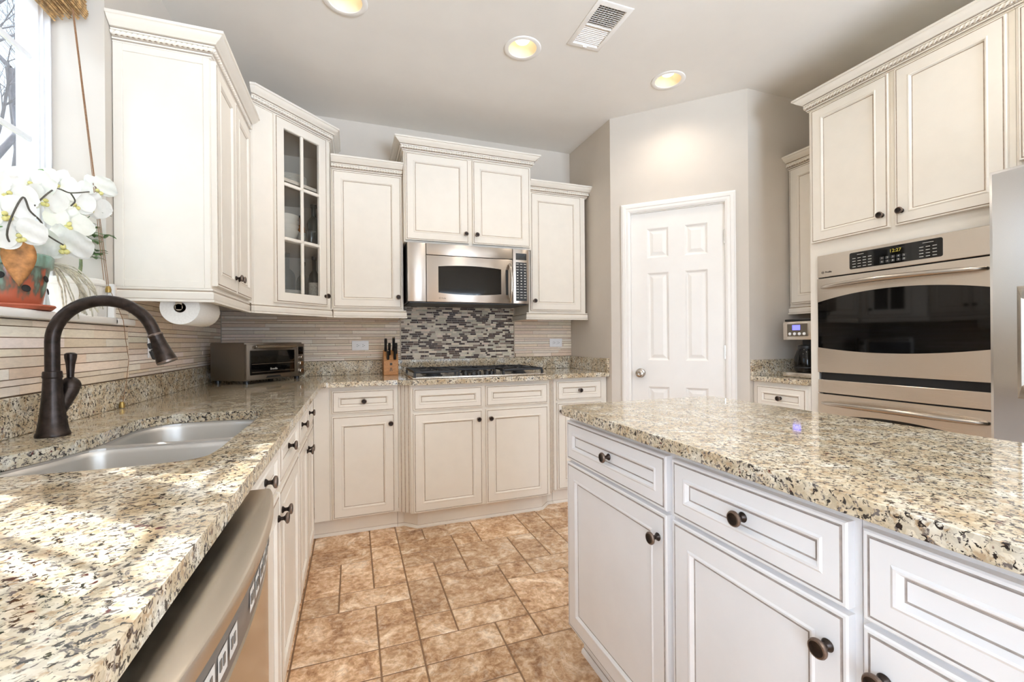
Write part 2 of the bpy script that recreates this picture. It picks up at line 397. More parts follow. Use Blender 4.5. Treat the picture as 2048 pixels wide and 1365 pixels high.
# floor: 6-inch grid laid with mixed tile sizes
GX0, GY0, PX, PY = 0.605, 1.4455, 0.1524, 0.1455
listed = [(0,8,2,3),(2,8,1,2),(2,7,1,1),(0,7,2,1),(0,5,1,2),(1,5,1,2),(2,5,1,2),(1,4,2,1),(0,4,1,1),(0,2,2,2),(2,2,1,2),(2,1,1,1),(0,1,2,1),
 (2,-1,1,2),(3,1,2,1),(5,1,1,1),(3,2,1,1),(4,2,2,1),(3,3,1,2),(4,3,2,2),(3,5,1,1),(3,6,2,1),(4,5,1,1),(3,7,2,1),(3,8,1,1),(4,8,2,1),(5,7,1,1),
 (5,5,2,2),(6,7,2,2),(8,8,1,1),(8,7,1,1),(7,5,1,2),(6,4,1,1),(7,4,2,1),(6,2,2,2),(6,1,2,1),(3,0,2,1),(5,-1,2,2)]
used = set(); tiles = []
for i, j, a, b in listed:
    cells = {(i+p, j+q) for p in range(a) for q in range(b)}
    if cells & used: continue
    used |= cells; tiles.append((i, j, a, b))
rs = random.Random(3)
for j in range(-32, 14):
    for i in range(-5, 22):
        if (i, j) in used: continue
        opts = [(2, 2), (2, 1), (1, 2), (1, 1), (2, 1)]; rs.shuffle(opts); opts.append((1, 1))
        for a, b in opts:
            cells = {(i+p, j+q) for p in range(a) for q in range(b)}
            if not cells & used:
                used |= cells; tiles.append((i, j, a, b)); break
mb = MB(); mb.tl = mb.bm.faces.layers.float_color.new('tint')
mb.box(-0.3, XR+0.15, YREAR-0.15, D+0.15, -0.08, -0.0022, 1)
g = 0.0030
for i, j, a, b in tiles:
    x0, x1, y0, y1 = GX0+i*PX+g, GX0+(i+a)*PX-g, GY0+j*PY+g, GY0+(j+b)*PY-g
    x0, x1, y0, y1 = max(x0, -0.2), min(x1, XR+0.1), max(y0, YREAR-.1), min(y1, D+.1)
    if x1-x0 < 0.02 or y1-y0 < 0.02: continue
    c = (rs.random(), rs.random(), rs.random())
    top = [(x0+.002, y0+.002), (x1-.002, y0+.002), (x1-.002, y1-.002), (x0+.002, y1-.002)]; bot = [(x0, y0), (x1, y0), (x1, y1), (x0, y1)]
    tv = [mb.bm.verts.new((p[0], p[1], 0)) for p in top]; bv = [mb.bm.verts.new((p[0], p[1], -0.0022)) for p in bot]
    mb.face(tv, 0, c)
    for k in range(4): mb.face([bv[k], bv[(k+1) % 4], tv[(k+1) % 4], tv[k]], 0, c)
struct(mb.obj('floor', ['tile', 'grout'], smooth=False, fix=False))
CANS = [(1.708, 2.238), (2.662, 2.22), (.802, 2.195), (1.72, .95), (2.66, .95), (3.2, -.4), (1.0, -1.0), (1.72, -.4), (2.66, -.4), (1.2, -1.9), (2.6, -1.9)]
VENT = (2.015, 1.957)
mb = MB(); mb.poly([(-.3, YREAR-.15), (XR+.15, YREAR-.15), (XR+.15, D+.15), (-.3, D+.15)],
    [[(x+.078*math.cos(k*math.pi/16), y+.078*math.sin(k*math.pi/16)) for k in range(32)] for x, y in CANS]+[[(VENT[0]-.075, VENT[1]-.14), (VENT[0]+.075, VENT[1]-.14), (VENT[0]+.075, VENT[1]+.14), (VENT[0]-.075, VENT[1]+.14)]], ZC, ZC+.12)
mb.box(-.3, XR+.15, YREAR-.15, D+.15, ZC+.121, ZC+.14)
struct(mb.obj('ceiling', 'ceil', smooth=False))
# left wall with the window opening
WY0, WY1, WZ0, WZ1 = 1.03, 1.966, 1.228, 2.45
mb = MB()
for a, b, c, d in ((YREAR-.15, -2.8, 0, ZC), (-2.8, -.5, 0, .06), (-2.8, -.5, 2.35, ZC), (-.5, WY0, 0, ZC), (WY1, D+.15, 0, ZC), (WY0, WY1, 0, WZ0), (WY0, WY1, WZ1, ZC)): mb.box(-0.22, 0, a, b, c, d)
struct(mb.obj('wall_left', 'wall', smooth=False))
mb = MB(); mb.box(-3.2, -.221, 0.05, 0.20, -.5, 3.3); struct(mb.obj('wall_sky_blocker', 'skyblock', smooth=False))   # unseen wall added to block southwest sky from the window
mb = MB(); mb.box(0, XR, D, D+0.15, 0, ZC); struct(mb.obj('wall_back', 'wall', smooth=False))
mb = MB()
for a, b, c, d in ((YREAR-.15, -2.6, 0, ZC), (-2.6, -1.3, 0, .95), (-2.6, -1.3, 2.1, ZC), (-1.3, YP2, 0, ZC)): mb.box(XR, XR+0.15, a, b, c, d)
struct(mb.obj('wall_right', 'wall', smooth=False))
# the corner pantry: side wall, door wall on the diagonal (opening for the door), front wall
mb = MB(); mb.box(XP0, XP0+0.1, YP1, D, 0, ZC); struct(mb.obj('wall_pantry_side', 'wall', smooth=False))
mb = MB(); mb.box(XP2, XR+.15, YP2, YP2+0.1, 0, ZC); struct(mb.obj('wall_pantry_front', 'wall', smooth=False))
DL = (XP2-XP0)*math.sqrt(2)
S0, S1, DH = 0.137, 0.744, 2.052
mb = MB()
for a, b, c, d in ((0, S0, 0, ZC), (S1, DL, 0, ZC), (S0, S1, DH, ZC)): mb.box(a, b, 0, 0.1, c, d)
o = struct(mb.obj('wall_pantry_door', 'wall', smooth=False)); o.location = (XP0, YP1, 0); o.rotation_euler = (0, 0, R(-45))
# rear wall with an unseen glazed opening shaped for fill daylight
mb = MB()
for a, b, c, d in ((-.2, 1.5, 0, ZC), (3.5, XR+.15, 0, ZC), (1.5, 3.5, 2.25, ZC), (1.5, 3.5, 0, 0.06)): mb.box(a, b, YREAR-.15, YREAR, c, d)
struct(mb.obj('wall_rear', 'wall', smooth=False))
def window(name, loc, rz, x0, x1, z0, z1, bays, muntz, fr=0.045, q=0.032):
    """local frame: X along, faces -Y (room side)"""
    w_ = bpy.data.objects.new(name, None); COL.objects.link(w_); w_.location = loc; w_.rotation_euler = (0, 0, rz); w_['kind'] = 'structure'
    mb = MB()
    mb.rings(x0, x1, z0, z1, -0.02, [(0, .075), (0, 0), (.012, -.004), (fr*.5, -.004), (fr*.5+.004, .008), (fr, .008), (fr, .075)], [0]*7, hole=True, back=False)
    for a, b in zip(bays, bays[1:]): mb.box(a[1], b[0], -0.022, 0.05, z0+fr, z1-fr, 0, .003)
    mb.obj('window_frame', 'vinyl', w_)
    for a, b in bays:
        mb = MB()
        mb.rings(a, b, z0+fr, z1-fr, 0.0, [(0, .05), (0, 0.0), (.004, -.004), (q-.008, -.004), (q, .01), (q, .05)], [0]*6, hole=True, back=False)
        s_ = mb.obj('sash', 'vinyl', w_)
        mb = MB(); mb.box(a+q-.004, b-q+.004, 0.022, 0.026, z0+fr+q-.004, z1-fr-q+.004); mb.obj('pane', 'pane', s_, smooth=False)
        mb = MB()
        for z in muntz: mb.box(a+q, b-q, 0.008, 0.021, z-.009, z+.009, 0, .003)
        if muntz: mb.box((a+b)/2-.009, (a+b)/2+.009, 0.009, 0.0205, z0+fr+q, z1-fr-q, 0, .003)
        if muntz: mb.obj('muntin', 'vinyl', s_)
    return w_
# kitchen window: local x -> world +y, local -y -> world +x
window('window_1', (-0.165, 0, 0), R(90), WY0+.003, WY1-.003, 1.255, WZ1-.003, [(1.075, 1.40), (1.485, 1.938)], [1.565, 1.843, 2.118], .028, .020)
window('fill_window_2', (0, YREAR-.06, 0), R(180), -3.497, -1.503, 0.063, 2.247, [(-3.45, -2.53), (-2.47, -1.55)], [])  # unseen, added behind the camera and sized to fill the room
window('fill_window_4', (XR+.06, 0, 0), R(-90), 1.303, 2.597, .953, 2.097, [(1.35, 1.93), (1.97, 2.55)], [])  # unseen right-wall window, added to light side-facing surfaces
window('fill_window_3', (-0.165, 0, 0), R(90), -2.797, -.503, .063, 2.347, [(-2.75, -1.68), (-1.62, -.55)], [])  # unseen left-wall window, added to throw cool daylight on the island
# white painted lining of the window reveal, stool (sill) with nosing
mb = MB(); mb.box(-0.145, 0.034, 0.90, WY1, 1.2285, 1.2525, 0, .006, 2); mb.box(0.002, 0.034, WY1-.02, 2.102, 1.2285, 1.2525, 0, .006, 2)
struct(mb.obj('trim_1', 'white', smooth=True))
mb = MB(); mb.box(0.001, 0.02, WY1+.002, WY1+.016, 1.2535, 1.375, 0, .001); struct(mb.obj('trim_2', 'white'))
# pantry door: casing, six-panel slab, knob, hinges
mb = MB()
cp = [(0, 0), (.012, 0), (.014, .006), (.018, .012), (.018, .03), (.014, .034), (.015, .05), (.010, .062), (.0, .065)]
def casing(mb, x0, x1, z1):
    # profile across the 65 mm width, mitred at the top corners
    ring = []
    for px, pz, sx, sz in ((x0, 0, 1, 0), (x0, z1, 1, -1), (x1, z1, -1, -1), (x1, 0, -1, 0)):
        ring.append([mb.bm.verts.new((px+sx*o_, -h_-.0005, pz+sz*o_)) for h_, o_ in cp])
    for a, b in zip(ring, ring[1:]):
        for j in range(len(cp)-1): mb.face([a[j], b[j], b[j+1], a[j+1]])
casing(mb, 0.076, 0.8055, 2.1176)
o = struct(mb.obj('trim_3', 'white', ang=20)); o.location = (XP0, YP1, 0); o.rotation_euler = (0, 0, R(-45))
dr = bpy.data.objects.new('door_1', None); COL.objects.link(dr); dr.location = (XP0, YP1, 0); dr.rotation_euler = (0, 0, R(-45)); dr['kind'] = 'structure'
mb = MB(); X = [0.141, 0.251, 0.393, 0.497, 0.638, 0.740]; Z = [0.012, 0.20, 0.833, 1.016, 1.626, 1.730, 1.935, 2.0477]; yd = 0.012
for a, b in ((0, 1), (2, 3), (4, 5)): mb.box(X[a], X[b], yd, yd+.035, Z[0], Z[-1])
for a, b in ((1, 2), (3, 4)):
    for c, d in ((0, 1), (2, 3), (4, 5), (6, 7)): mb.box(X[a], X[b], yd, yd+.035, Z[c], Z[d])
    for c, d in ((1, 2), (3, 4), (5, 6)): mb.rings(X[a], X[b], Z[c], Z[d], yd, [(0, 0), (.006, .004), (.012, .011), (.018, .012), (.040, .004), (.044, .004)], [0]*6, back=False)
mb.obj('door_panel', 'white', dr, ang=12, fix=False)
mb = MB(); mb.rings(S0, S1, -0.03, DH, 0.0, [(0, .09), (0, .0), (.0035, .0), (.0035, .09)], [0]*4, hole=True, back=False); mb.obj('door_jamb', 'white', dr)
MY = Matrix.Rotation(R(90), 4, 'X')      # local Z -> -Y
mb = MB(); mb.lathe([(0, 0), (.031, 0), (.033, .004), (.028, .010), (.012, .014), (.011, .030), (.018, .036), (.026, .044), (.028, .054), (.024, .062), (.014, .066), (.012, .064), (.006, .064), (0, .062)], 28, Matrix.Translation((.2015, yd, .926)) @ MY)
mb.obj('door_knob', 'chrome', dr)
for z in (1.828, 1.074, 0.28):
    mb = MB(); mb.lathe([(0, -.045), (.006, -.045), (.0065, -.043), (.0065, .043), (.006, .045), (.003, .048), (0, .049)], 12, Matrix.Translation((.7425, .006, z))); mb.box(.735, .742, .0, .012, z-.044, z+.044)
    mb.obj('hinge', 'chrome', dr)
mb = MB()
mb.box(0.127, 0.1375, 0.004, 0.02, 0.905, 0.95); mb.obj('strike_plate', 'chrome', dr)

# ================================================================== CABINETS
DOOR = lambda f: ([(0, .02), (0, .004), (.0025, .001), (.007, .001), (.008, .0030), (.0100, .0030), (.0110, 0), (f, 0), (f+.004, -.0022), (f+.008, -.0012), (f+.0135, .007), (f+.0143, .0085), (f+.0163, .0085), (f+.0170, .0072)],
                  [0, 0, 0, 1, 1, 1, 0, 0, 0, 0, 1, 1, 1, 0])
mb = MB(); mb.lathe([(0, 0), (.0095, 0), (.0105, .002), (.009, .0045), (.0055, .008), (.0052, .014), (.0075, .018), (.0125, .0205), (.0155, .0225), (.016, .0255), (.0145, .0285), (.012, .0292), (.0105, .0282), (0, .0278)], 24, MY, mis=[0]*8+[1, 1, 1, 0, 0])
KNOB = mb.obj('knob', ['bronze', 'bronzerim']); COL.objects.unlink(KNOB)
def knob(parent, x, z, y=-.02):
    o = KNOB.copy(); COL.objects.link(o); o.name = 'knob'; o.parent = parent; o.location = (x, y+.0003, z); return o
PM = ['paint', 'glaze']
def front(root, name, x0, x1, z0, z1, frame=0.052, kn=None, y=-.02):
    mb = MB(); r, mt = DOOR(frame); mb.rings(x0, x1, z0, z1, y, r, mt)
    o = mb.obj(name, PM, root, ang=25)
    if kn: knob(o, *kn, y=y if name == 'drawer' and False else y+(.0075 if name == 'drawer' else 0))
    return o
CR = [(0, 0), (.006, 0), (.008, .004), (.004, .0075), (.010, .009), (.012, .0135), (.008, .0175), (.014, .019), (.011, .035), (.020, .0365), (.022, .041), (.018, .0450), (.027, .046), (.033, .052), (.043, .0575), (.051, .065), (.055, .071), (.061, .073), (.061, .083), (-.01, .083), (-.01, 0)]
CRM = [0, 0, 1, 0, 0, 1, 0, 1, 0, 0, 1, 0, 0, 0, 0, 0, 0, 0, 0, 0, 0]
RL = [(-.012, 0), (.012, 0), (.0125, .009), (.008, .011), (.009, .014), (.010, .034), (.006, .040), (.003, .043), (.007, .047), (.006, .052), (-.012, .052)]
RLM = [0, 0, 1, 0, 0, 0, 1, 0, 0, 0, 0]
def offs(path, d):
    P = [Vector(p[:2]) for p in path]; out = []
    for k in range(len(P)):
        d1 = (P[k]-P[k-1]).normalized() if k else None; d2 = (P[k+1]-P[k]).normalized() if k < len(P)-1 else None
        d1 = d1 or d2; d2 = d2 or d1; n1 = Vector((d1.y, -d1.x)); n2 = Vector((d2.y, -d2.x)); mv = n1+n2; mv = mv/max(.2, mv.dot(n1)); out.append(P[k]+mv*d)
    return out
def crown(root, path, z):
    mb = MB(); n = [(o_, z+h_) for o_, h_ in CR]; mb.sweep(path, n, CRM)
    c = mb.obj('crown_molding', ['paint', 'glazedk'], root, ang=30)
    mb = MB(); op = offs(path, .0165)
    for a, b in zip(op, op[1:]):
        L = (b-a).length; k = max(2, int(L/.0028)); d = (b-a).normalized(); nn = Vector((d.y, -d.x)); loops = []
        for q in range(k+1):
            t_ = q/k; ph = 2*math.pi*t_*L/.034; p = a+(b-a)*t_; lp = []
            for j in range(9):
                an = 2*math.pi*j/9; rr = .0074*(1+.30*math.cos(2*(an-ph)))
                lp.append(mb.bm.verts.new((p.x+nn.x*rr*math.cos(an), p.y+nn.y*rr*math.cos(an), z+.0272+rr*math.sin(an))))
            loops.append(lp)
        for u_, v_ in zip(loops, loops[1:]):
            for j in range(9): mb.face([u_[j], u_[(j+1) % 9], v_[(j+1) % 9], v_[j]])
        mb.face(loops[0]); mb.face(loops[-1][::-1])
    mb.obj('rope_molding', 'paint', c, ang=180)
    return c
def rail(root, path, z):
    mb = MB(); mb.sweep(path, [(o_, z+h_) for o_, h_ in RL], RLM); return mb.obj('light_rail', ['paint', 'glazedk'], root, ang=30)
def case(mb, x0, x1, dep, z0, z1, th=.018, top=True):
    mb.box(x0, x1, 0, .019, z0, z1); mb.box(x0, x0+th, .019, dep, z0, z1); mb.box(x1-th, x1, .019, dep, z0, z1)
    mb.box(x0+th, x1-th, dep-.008, dep, z0, z1); mb.box(x0+th, x1-th, .019, dep-.008, z0, z0+th)
    if top: mb.box(x0+th, x1-th, .019, dep-.008, z1-th, z1)
ZU0, ZD0, ZD1, ZCR = 1.372, 1.3845, 2.2715, 2.272      # upper case bottom, door bottom, door top, crown foot
ZB0, ZDR0, ZDR1, ZBD1 = 0.112, 0.7373, 0.8716, 0.7195  # base door bottom, drawer, door top
def toe(root, path, h=.108):
    mb = MB(); mb.sweep(path, [(0, 0), (0, h), (-.016, h), (-.016, 0)]); t_ = mb.obj('toe_kick', PM[0], root, ang=30)
    mb = MB(); mb.sweep(path, [(.0, 0), (.012, 0), (.0115, .006), (.008, .013), (.003, .017), (0, .018)], [0, 0, 0, 0, 1, 0]); mb.obj('shoe_molding', PM, t_, ang=40)
def bcase(root, x0, x1, dep):
    mb = MB(); case(mb, x0, x1, dep, .105, .8935, top=False); return mb.obj('case', PM[0], root, smooth=False)

G_U, G_B, G_I = 'cream upper cabinets', 'cream base cabinets', 'island cabinets'
# --- left wall upper (faces +x): local x = world y
c = thing('upper_cabinet', 'cream two-door upper cabinet beside the window, with paper towel hanging under it', 'cabinet', (.306, 2.018, 0), R(90), G_U)
W_ = 0.642
mb = MB(); case(mb, 0, W_, .3045, ZU0, 2.29); mb.obj('case', 'paint', c, smooth=False)
mb = MB()   # applied frame on the exposed end, faces local -x
for y0, y1, z0, z1 in ((.001, .022, ZU0, ZCR), (.274, .3035, ZU0, ZCR), (.022, .274, 2.245, ZCR), (.022, .274, ZU0, 1.40)): mb.box(-.006, 0.0, y0, y1, z0, z1, 0, .0015)
mb.obj('end_panel', 'paint', c)
front(c, 'door', .008, .316, ZD0, ZD1, kn=(.290, 1.455)); front(c, 'door', .322, .630, ZD0, ZD1, kn=(.348, 1.455))
crown(c, [(0, .303), (0, 0), (W_+.0, 0)], ZCR); rail(c, [(0, .303), (0, 0), (W_, 0)], 1.3195)
# --- corner cabinet with the glazed door (diagonal face)
c = thing('corner_cabinet', 'tall diagonal corner cabinet with glass-paned door showing dishes and bottles', 'cabinet', (0, 0, 0), 0, G_U)
FD = 2.304+.02*math.sqrt(2)              # frame plane y = x + FD on the diagonal
yr = 2.668; xa = yr-FD+.0; xb = .692; yb = xb+FD
foot = [(.003, 2.664), (.31, 2.664), (xa if xa > .33 else .34, 2.664), (xb, yb), (xb, D-.003), (.003, D-.003)]
foot[2] = (2.664-FD, 2.664)
z0, z1 = ZU0, 2.455
mb = MB()
def wallseg(mb, a, b, th, z0, z1, inward=1):
    a, b = Vector(a), Vector(b); d = (b-a).normalized(); n = Vector((-d.y, d.x))*inward*th
    pts = [a, b, b+n, a+n]; lo = [mb.bm.verts.new((p.x, p.y, z0)) for p in pts]; hi = [mb.bm.verts.new((p.x, p.y, z1)) for p in pts]
    mb.face(lo[::-1]); mb.face(hi)
    for k in range(4): mb.face([lo[k], lo[(k+1) % 4], hi[(k+1) % 4], hi[k]])
wallseg(mb, (.003, 2.664), foot[2], .016, z0, z1); wallseg(mb, (xb, yb), (xb, D-.003), .016, z0, z1)
dd = Vector((1, 1)).normalized(); A = Vector(foot[2]); B = Vector((xb, yb)); L = (B-A).length
xs = [(.426-.0)*0, 0]
# the door starts at world (.426,2.730) on the door face; frame stiles either side, rails above and below
e0 = (Vector((.426, 2.730))+Vector((-1, 1))*.5*.02*math.sqrt(2)*1.0-A).dot(dd); e1 = e0+.36
for a, b, c0, c1 in ((0, e0+.02, z0, z1), (e1-.02, L, z0, z1), (e0+.02, e1-.02, z0, 1.41), (e0+.02, e1-.02, 2.405, z1)):
    wallseg(mb, A+dd*a, A+dd*b, .019, c0, c1)
mb.obj('case', 'paint', c, smooth=False)
mb = MB(); inner = [(.02, 2.682), (foot[2][0]-.004, 2.682), (xb-.018, yb+.010), (xb-.018, D-.02), (.02, D-.02)]
for p, q in ((inner[3], inner[4]), (inner[4], inner[0])): wallseg(mb, p, q, .006, z0, z1, 1)
for z in (1.374, 1.742, 2.092, 2.44):
    lo = [mb.bm.verts.new((p[0], p[1], z)) for p in inner]; hi = [mb.bm.verts.new((p[0], p[1], z+.018)) for p in inner]
    mb.face(lo[::-1]); mb.face(hi)
    for k in range(5): mb.face([lo[k], lo[(k+1) % 5], hi[(k+1) % 5], hi[k]])
mb.obj('shelf', 'cabin', c, smooth=False)
cdoor_org = A+dd*e0
dsub = bpy.data.objects.new('door', None)
mb = MB(); f = .056
mb.rings(0, .36, ZD0, 2.4312, -.02, [(0, .02), (0, .004), (.0025, .001), (.007, .001), (.008, .0035), (.0105, .0035), (.0118, 0), (f, 0), (f+.004, .004), (f+.004, .02)], [0, 0, 0, 1, 1, 1, 0, 0, 0], hole=True, back=False)
a, b, z_0, z_1 = f+.004, .36-f-.004, ZD0+f+.004, 2.4312-f-.004
mb.box(.170, .189, -.0195, -.004, z_0, z_1, 0, .004)
for z in (1.751, 2.061): mb.box(a, b, -.0195, -.004, z-.0095, z+.0095, 0, .004)
dsub = mb.obj('door', ['paint', 'glaze'], c, ang=25); dsub.location = (cdoor_org.x, cdoor_org.y, 0); dsub.rotation_euler = (0, 0, R(45))
mb = MB(); mb.box(a-.003, b+.003, -.003, 0.0, z_0-.003, z_1+.003); mb.obj('glass_pane', 'cabglass', dsub, smooth=False)
knob(dsub, .340, 1.447)
pth = [(.33, 2.664), (foot[2][0], 2.664), (xb, yb), (xb, D-.05)]
crown(c, pth, 2.433); rail(c, [(.32, 2.664), (foot[2][0], 2.664), (xb, yb), (xb, yb+.03)], 1.3195)
# --- back wall uppers
YF = 3.0615
c = thing('upper_cabinet', 'single-door cream upper cabinet between the glass corner cabinet and the microwave', 'cabinet', (0, YF, 0), 0, G_U)
mb = MB(); case(mb, .695, 1.148, D-YF-.002, ZU0, 2.29); mb.obj('case', 'paint', c, smooth=False)
front(c, 'door', .7055, 1.1375, ZD0, ZD1, kn=(1.112, 1.458)); crown(c, [(.70, 0), (1.148, 0)], ZCR); rail(c, [(.7065, 0), (1.160, 0), (1.160, .30)], 1.3195)
c = thing('upper_cabinet', 'single-door cream upper cabinet between the microwave and the pantry wall', 'cabinet', (0, YF, 0), 0, G_U)
mb = MB(); case(mb, 2.066, 2.545, D-YF-.002, ZU0, 2.29); mb.obj('case', 'paint', c, smooth=False)
front(c, 'door', 2.078, 2.5023, ZD0, ZD1, kn=(2.103, 1.458)); crown(c, [(2.066, 0), (2.553, 0), (2.553, .20)], ZCR); rail(c, [(2.052, .30), (2.052, 0), (2.560, 0)], 1.3195)
YM = 3.005
c = thing('upper_cabinet', 'short two-door cream cabinet mounted above the microwave', 'cabinet', (0, YM, 0), 0, G_U)
mb = MB(); case(mb, 1.150, 2.064, D-YM-.002, 1.828, 2.46); mb.obj('case', 'paint', c, smooth=False)
front(c, 'door', 1.159, 1.591, 1.840, 2.426, kn=(1.566, 1.902)); front(c, 'door', 1.619, 2.051, 1.840, 2.426, kn=(1.645, 1.902))
crown(c, [(1.150, .365), (1.150, 0), (2.064, 0), (2.064, .365)], 2.432)
# --- base cabinets, back run
YB, YK, TB = 2.8156, 2.7439, 2.8556
c = thing('base_cabinet', 'one-drawer cream base cabinet left of the fluted column, under knife block', 'cabinet', (0, YB, 0), 0, G_B)
bcase(c, .69, 1.083, D-YB-.004); mb = MB(); mb.box(.604, .689, 0, .019, .105, .8935); mb.obj('filler', 'paint', c, smooth=False)
front(c, 'drawer', .7031, 1.0629, ZDR0, ZDR1, .036, kn=(.884, .804)); front(c, 'door', .7031, 1.0629, ZB0, ZBD1, kn=(1.038, .662))
toe(c, [(.562, .04), (1.079, .04)])
c = thing('base_cabinet', 'wide cream base cabinet under the gas cooktop, flanked by fluted columns', 'cabinet', (0, YK, 0), 0, G_B)
bcase(c, 1.1525, 2.0785, D-YK-.004)
for a, b in ((1.1665, 1.6031), (1.6274, 2.0646)):
    front(c, 'drawer', a, b, ZDR0, ZDR1, .036); front(c, 'door', a, b, ZB0, ZBD1, kn=((b-.028) if a < 1.5 else (a+.028), .662))
toe(c, [(1.081, TB-YK), (1.12, TB-YK), (1.195, .037), (2.036, .037), (2.111, TB-YK), (2.150, TB-YK)])
for x_, s_ in ((1.1175, 1), (2.1135, -1)):       # fluted corner posts
    mb = MB(); n0 = mb.nv(); hw = .047
    pr = [(-hw, 0)]
    for k in range(3):
        xk = -hw+.018+k*.029
        pr += [(xk, 0), (xk+.003, .005), (xk+.009, .0065), (xk+.015, .005), (xk+.018, 0)]
    pr += [(hw, 0), (hw, .02), (-hw, .02)]
    lo = [mb.bm.verts.new((p[0], p[1], .105)) for p in pr]; hi = [mb.bm.verts.new((p[0], p[1], .8935)) for p in pr]
    for k in range(len(pr)):
        fl = 1 if (0 < k < 16 and k % 5 in (1, 4)) else 0
        mb.face([lo[k], lo[(k+1) % len(pr)], hi[(k+1) % len(pr)], hi[k]], fl)
    mb.face(lo[::-1]); mb.face(hi)
    o = mb.obj('fluted_post', ['paint', 'glaze'], c, ang=30); o.location = (x_, (YB-YK)/2, 0); o.rotation_euler = (0, 0, R(-45*s_))
c = thing('base_cabinet', 'narrow one-drawer cream base cabinet at right end of the cooktop counter', 'cabinet', (0, YB, 0), 0, G_B)
bcase(c, 2.148, 2.576, D-YB-.004)
front(c, 'drawer', 2.1683, 2.527, ZDR0, ZDR1, .036, kn=(2.348, .804)); front(c, 'door', 2.1683, 2.527, ZB0, ZBD1, kn=(2.195, .662)); toe(c, [(2.153, .04), (2.577, .04)])
# --- base cabinets, left run (faces +x)
XF = .600
c = thing('sink_cabinet', 'cream base cabinet under the sink beside the dishwasher', 'cabinet', (XF, 0, 0), R(90), G_B)
bcase(c, 1.004, 1.934, XF-.004)
front(c, 'drawer', 1.016, 1.442, ZDR0, ZDR1, .036, kn=(1.262, .804)); front(c, 'drawer', 1.456, 1.922, ZDR0, ZDR1, .036, kn=(1.69, .804))
front(c, 'door', 1.016, 1.442, ZB0, ZBD1, kn=(1.412, .655)); front(c, 'door', 1.456, 1.922, ZB0, ZBD1, kn=(1.486, .655)); toe(c, [(1.004, .04), (1.934, .04)])
c = thing('base_cabinet', 'cream left-wall base cabinet with two drawers near the inner corner', 'cabinet', (XF, 0, 0), R(90), G_B)
bcase(c, 1.936, 2.62, XF-.004)
front(c, 'drawer', 1.948, 2.268, ZDR0, ZDR1, .036, kn=(2.108, .804)); front(c, 'drawer', 2.282, 2.602, ZDR0, ZDR1, .036, kn=(2.442, .804))
front(c, 'door', 1.948, 2.268, ZB0, ZBD1, kn=(2.242, .655)); front(c, 'door', 2.282, 2.602, ZB0, ZBD1, kn=(2.308, .655))
mb = MB(); mb.box(2.621, YB+.018, 0, .019, .105, .8935); mb.obj('filler', 'paint', c, smooth=False); toe(c, [(1.936, .04), (TB-.001, .04)])
# --- island cabinets (face -x): local x = -world y
XI = 1.5742
PM = ['paintday', 'glazeday']
def island_unit(label, y1, y0, kdoor, second='door'):
    c = thing('island_cabinet', label, 'cabinet', (XI, 0, 0), R(-90), G_I)
    bcase(c, -y1, -y0, .56)
    fa, fb = -y1+.0105, -y0-.0105
    front(c, 'drawer', fa, fb, .7301, .8685, .038, kn=((fa+fb)/2, .800)); front(c, 'door', fa, fb, .125, .720, kn=((fb-.030) if kdoor == 'r' else (fa+.030), .656))
    toe(c, [(-y1+.0, .05), (-y0, .05)])
island_unit('island cabinet at the far end of the island, one drawer over one door', 1.452, .8915, 'r')
island_unit('island cabinet in the middle of the island front', .8905, .464, 'r')
island_unit('island cabinet nearest the camera, cut by the photo corner', .463, -.10, 'l')
PM = ['paint', 'glaze']
# --- pantry nook: base and upper (face -x)
c = thing('base_cabinet', 'small cream one-drawer base cabinet under the coffee maker', 'cabinet', (3.229, 0, 0), R(-90), G_B)
bcase(c, -2.121, -1.748, .63); front(c, 'drawer', -2.087, -1.762, ZDR0, ZDR1, .036, kn=(-1.925, .804)); front(c, 'door', -2.087, -1.762, ZB0, ZBD1, kn=(-1.79, .662)); toe(c, [(-2.121, .04), (-1.748, .04)])
c = thing('upper_cabinet', 'narrow cream upper cabinet hanging above the coffee maker', 'cabinet', (3.5535, 0, 0), R(-90), G_U)
mb = MB(); case(mb, -2.119, -1.748, .308, ZU0, 2.29); mb.obj('case', 'paint', c, smooth=False)
front(c, 'door', -2.107, -1.758, ZD0, ZD1, kn=(-1.785, 1.45)); crown(c, [(-2.119, .1), (-2.119, 0), (-1.748, 0)], ZCR); rail(c, [(-2.113, .05), (-2.113, 0), (-1.748, 0)], 1.3195)
# --- tall oven cabinet (hollow round the oven), cabinet over the fridge
c = thing('oven_cabinet', 'tall cream cabinet with two doors above the built-in double wall oven', 'cabinet', (3.229, 0, 0), R(-90), G_U)
y1, y0, dep = -1.745, -.932, .63
mb = MB(); th = .02
mb.box(y1, y1+th, 0, dep, .105, 2.44); mb.box(y0-th, y0, 0, dep, .105, 2.44); mb.box(y1+th, y0-th, dep-.01, dep, .105, 2.44)
mb.box(y1+th, y0-th, 0, dep-.01, 1.6085, 2.44); mb.box(y1+th, y0-th, 0, dep-.01, .105, .40)
mb.box(y1+th, y1+.045, 0, .019, .40, 1.6085); mb.box(y0-.045, y0-th, 0, .019, .40, 1.6085)
mb.obj('case', 'paint', c, smooth=False)
front(c, 'door', -1.7254, -1.3508, 1.6823, 2.4128, kn=(-1.378, 1.745)); front(c, 'door', -1.326, -.9502, 1.6823, 2.4128, kn=(-1.298, 1.745))
toe(c, [(y1, .04), (y0, .04)]); crown(c, [(y1, .62), (y1, 0), (y0, 0)], 2.420)
c = thing('upper_cabinet', 'cream cabinet over the refrigerator at the right edge', 'cabinet', (3.229, 0, 0), R(-90), G_U)
mb = MB(); case(mb, -.931, .02, dep, 1.815, 2.44); mb.obj('case', 'paint', c, smooth=False)
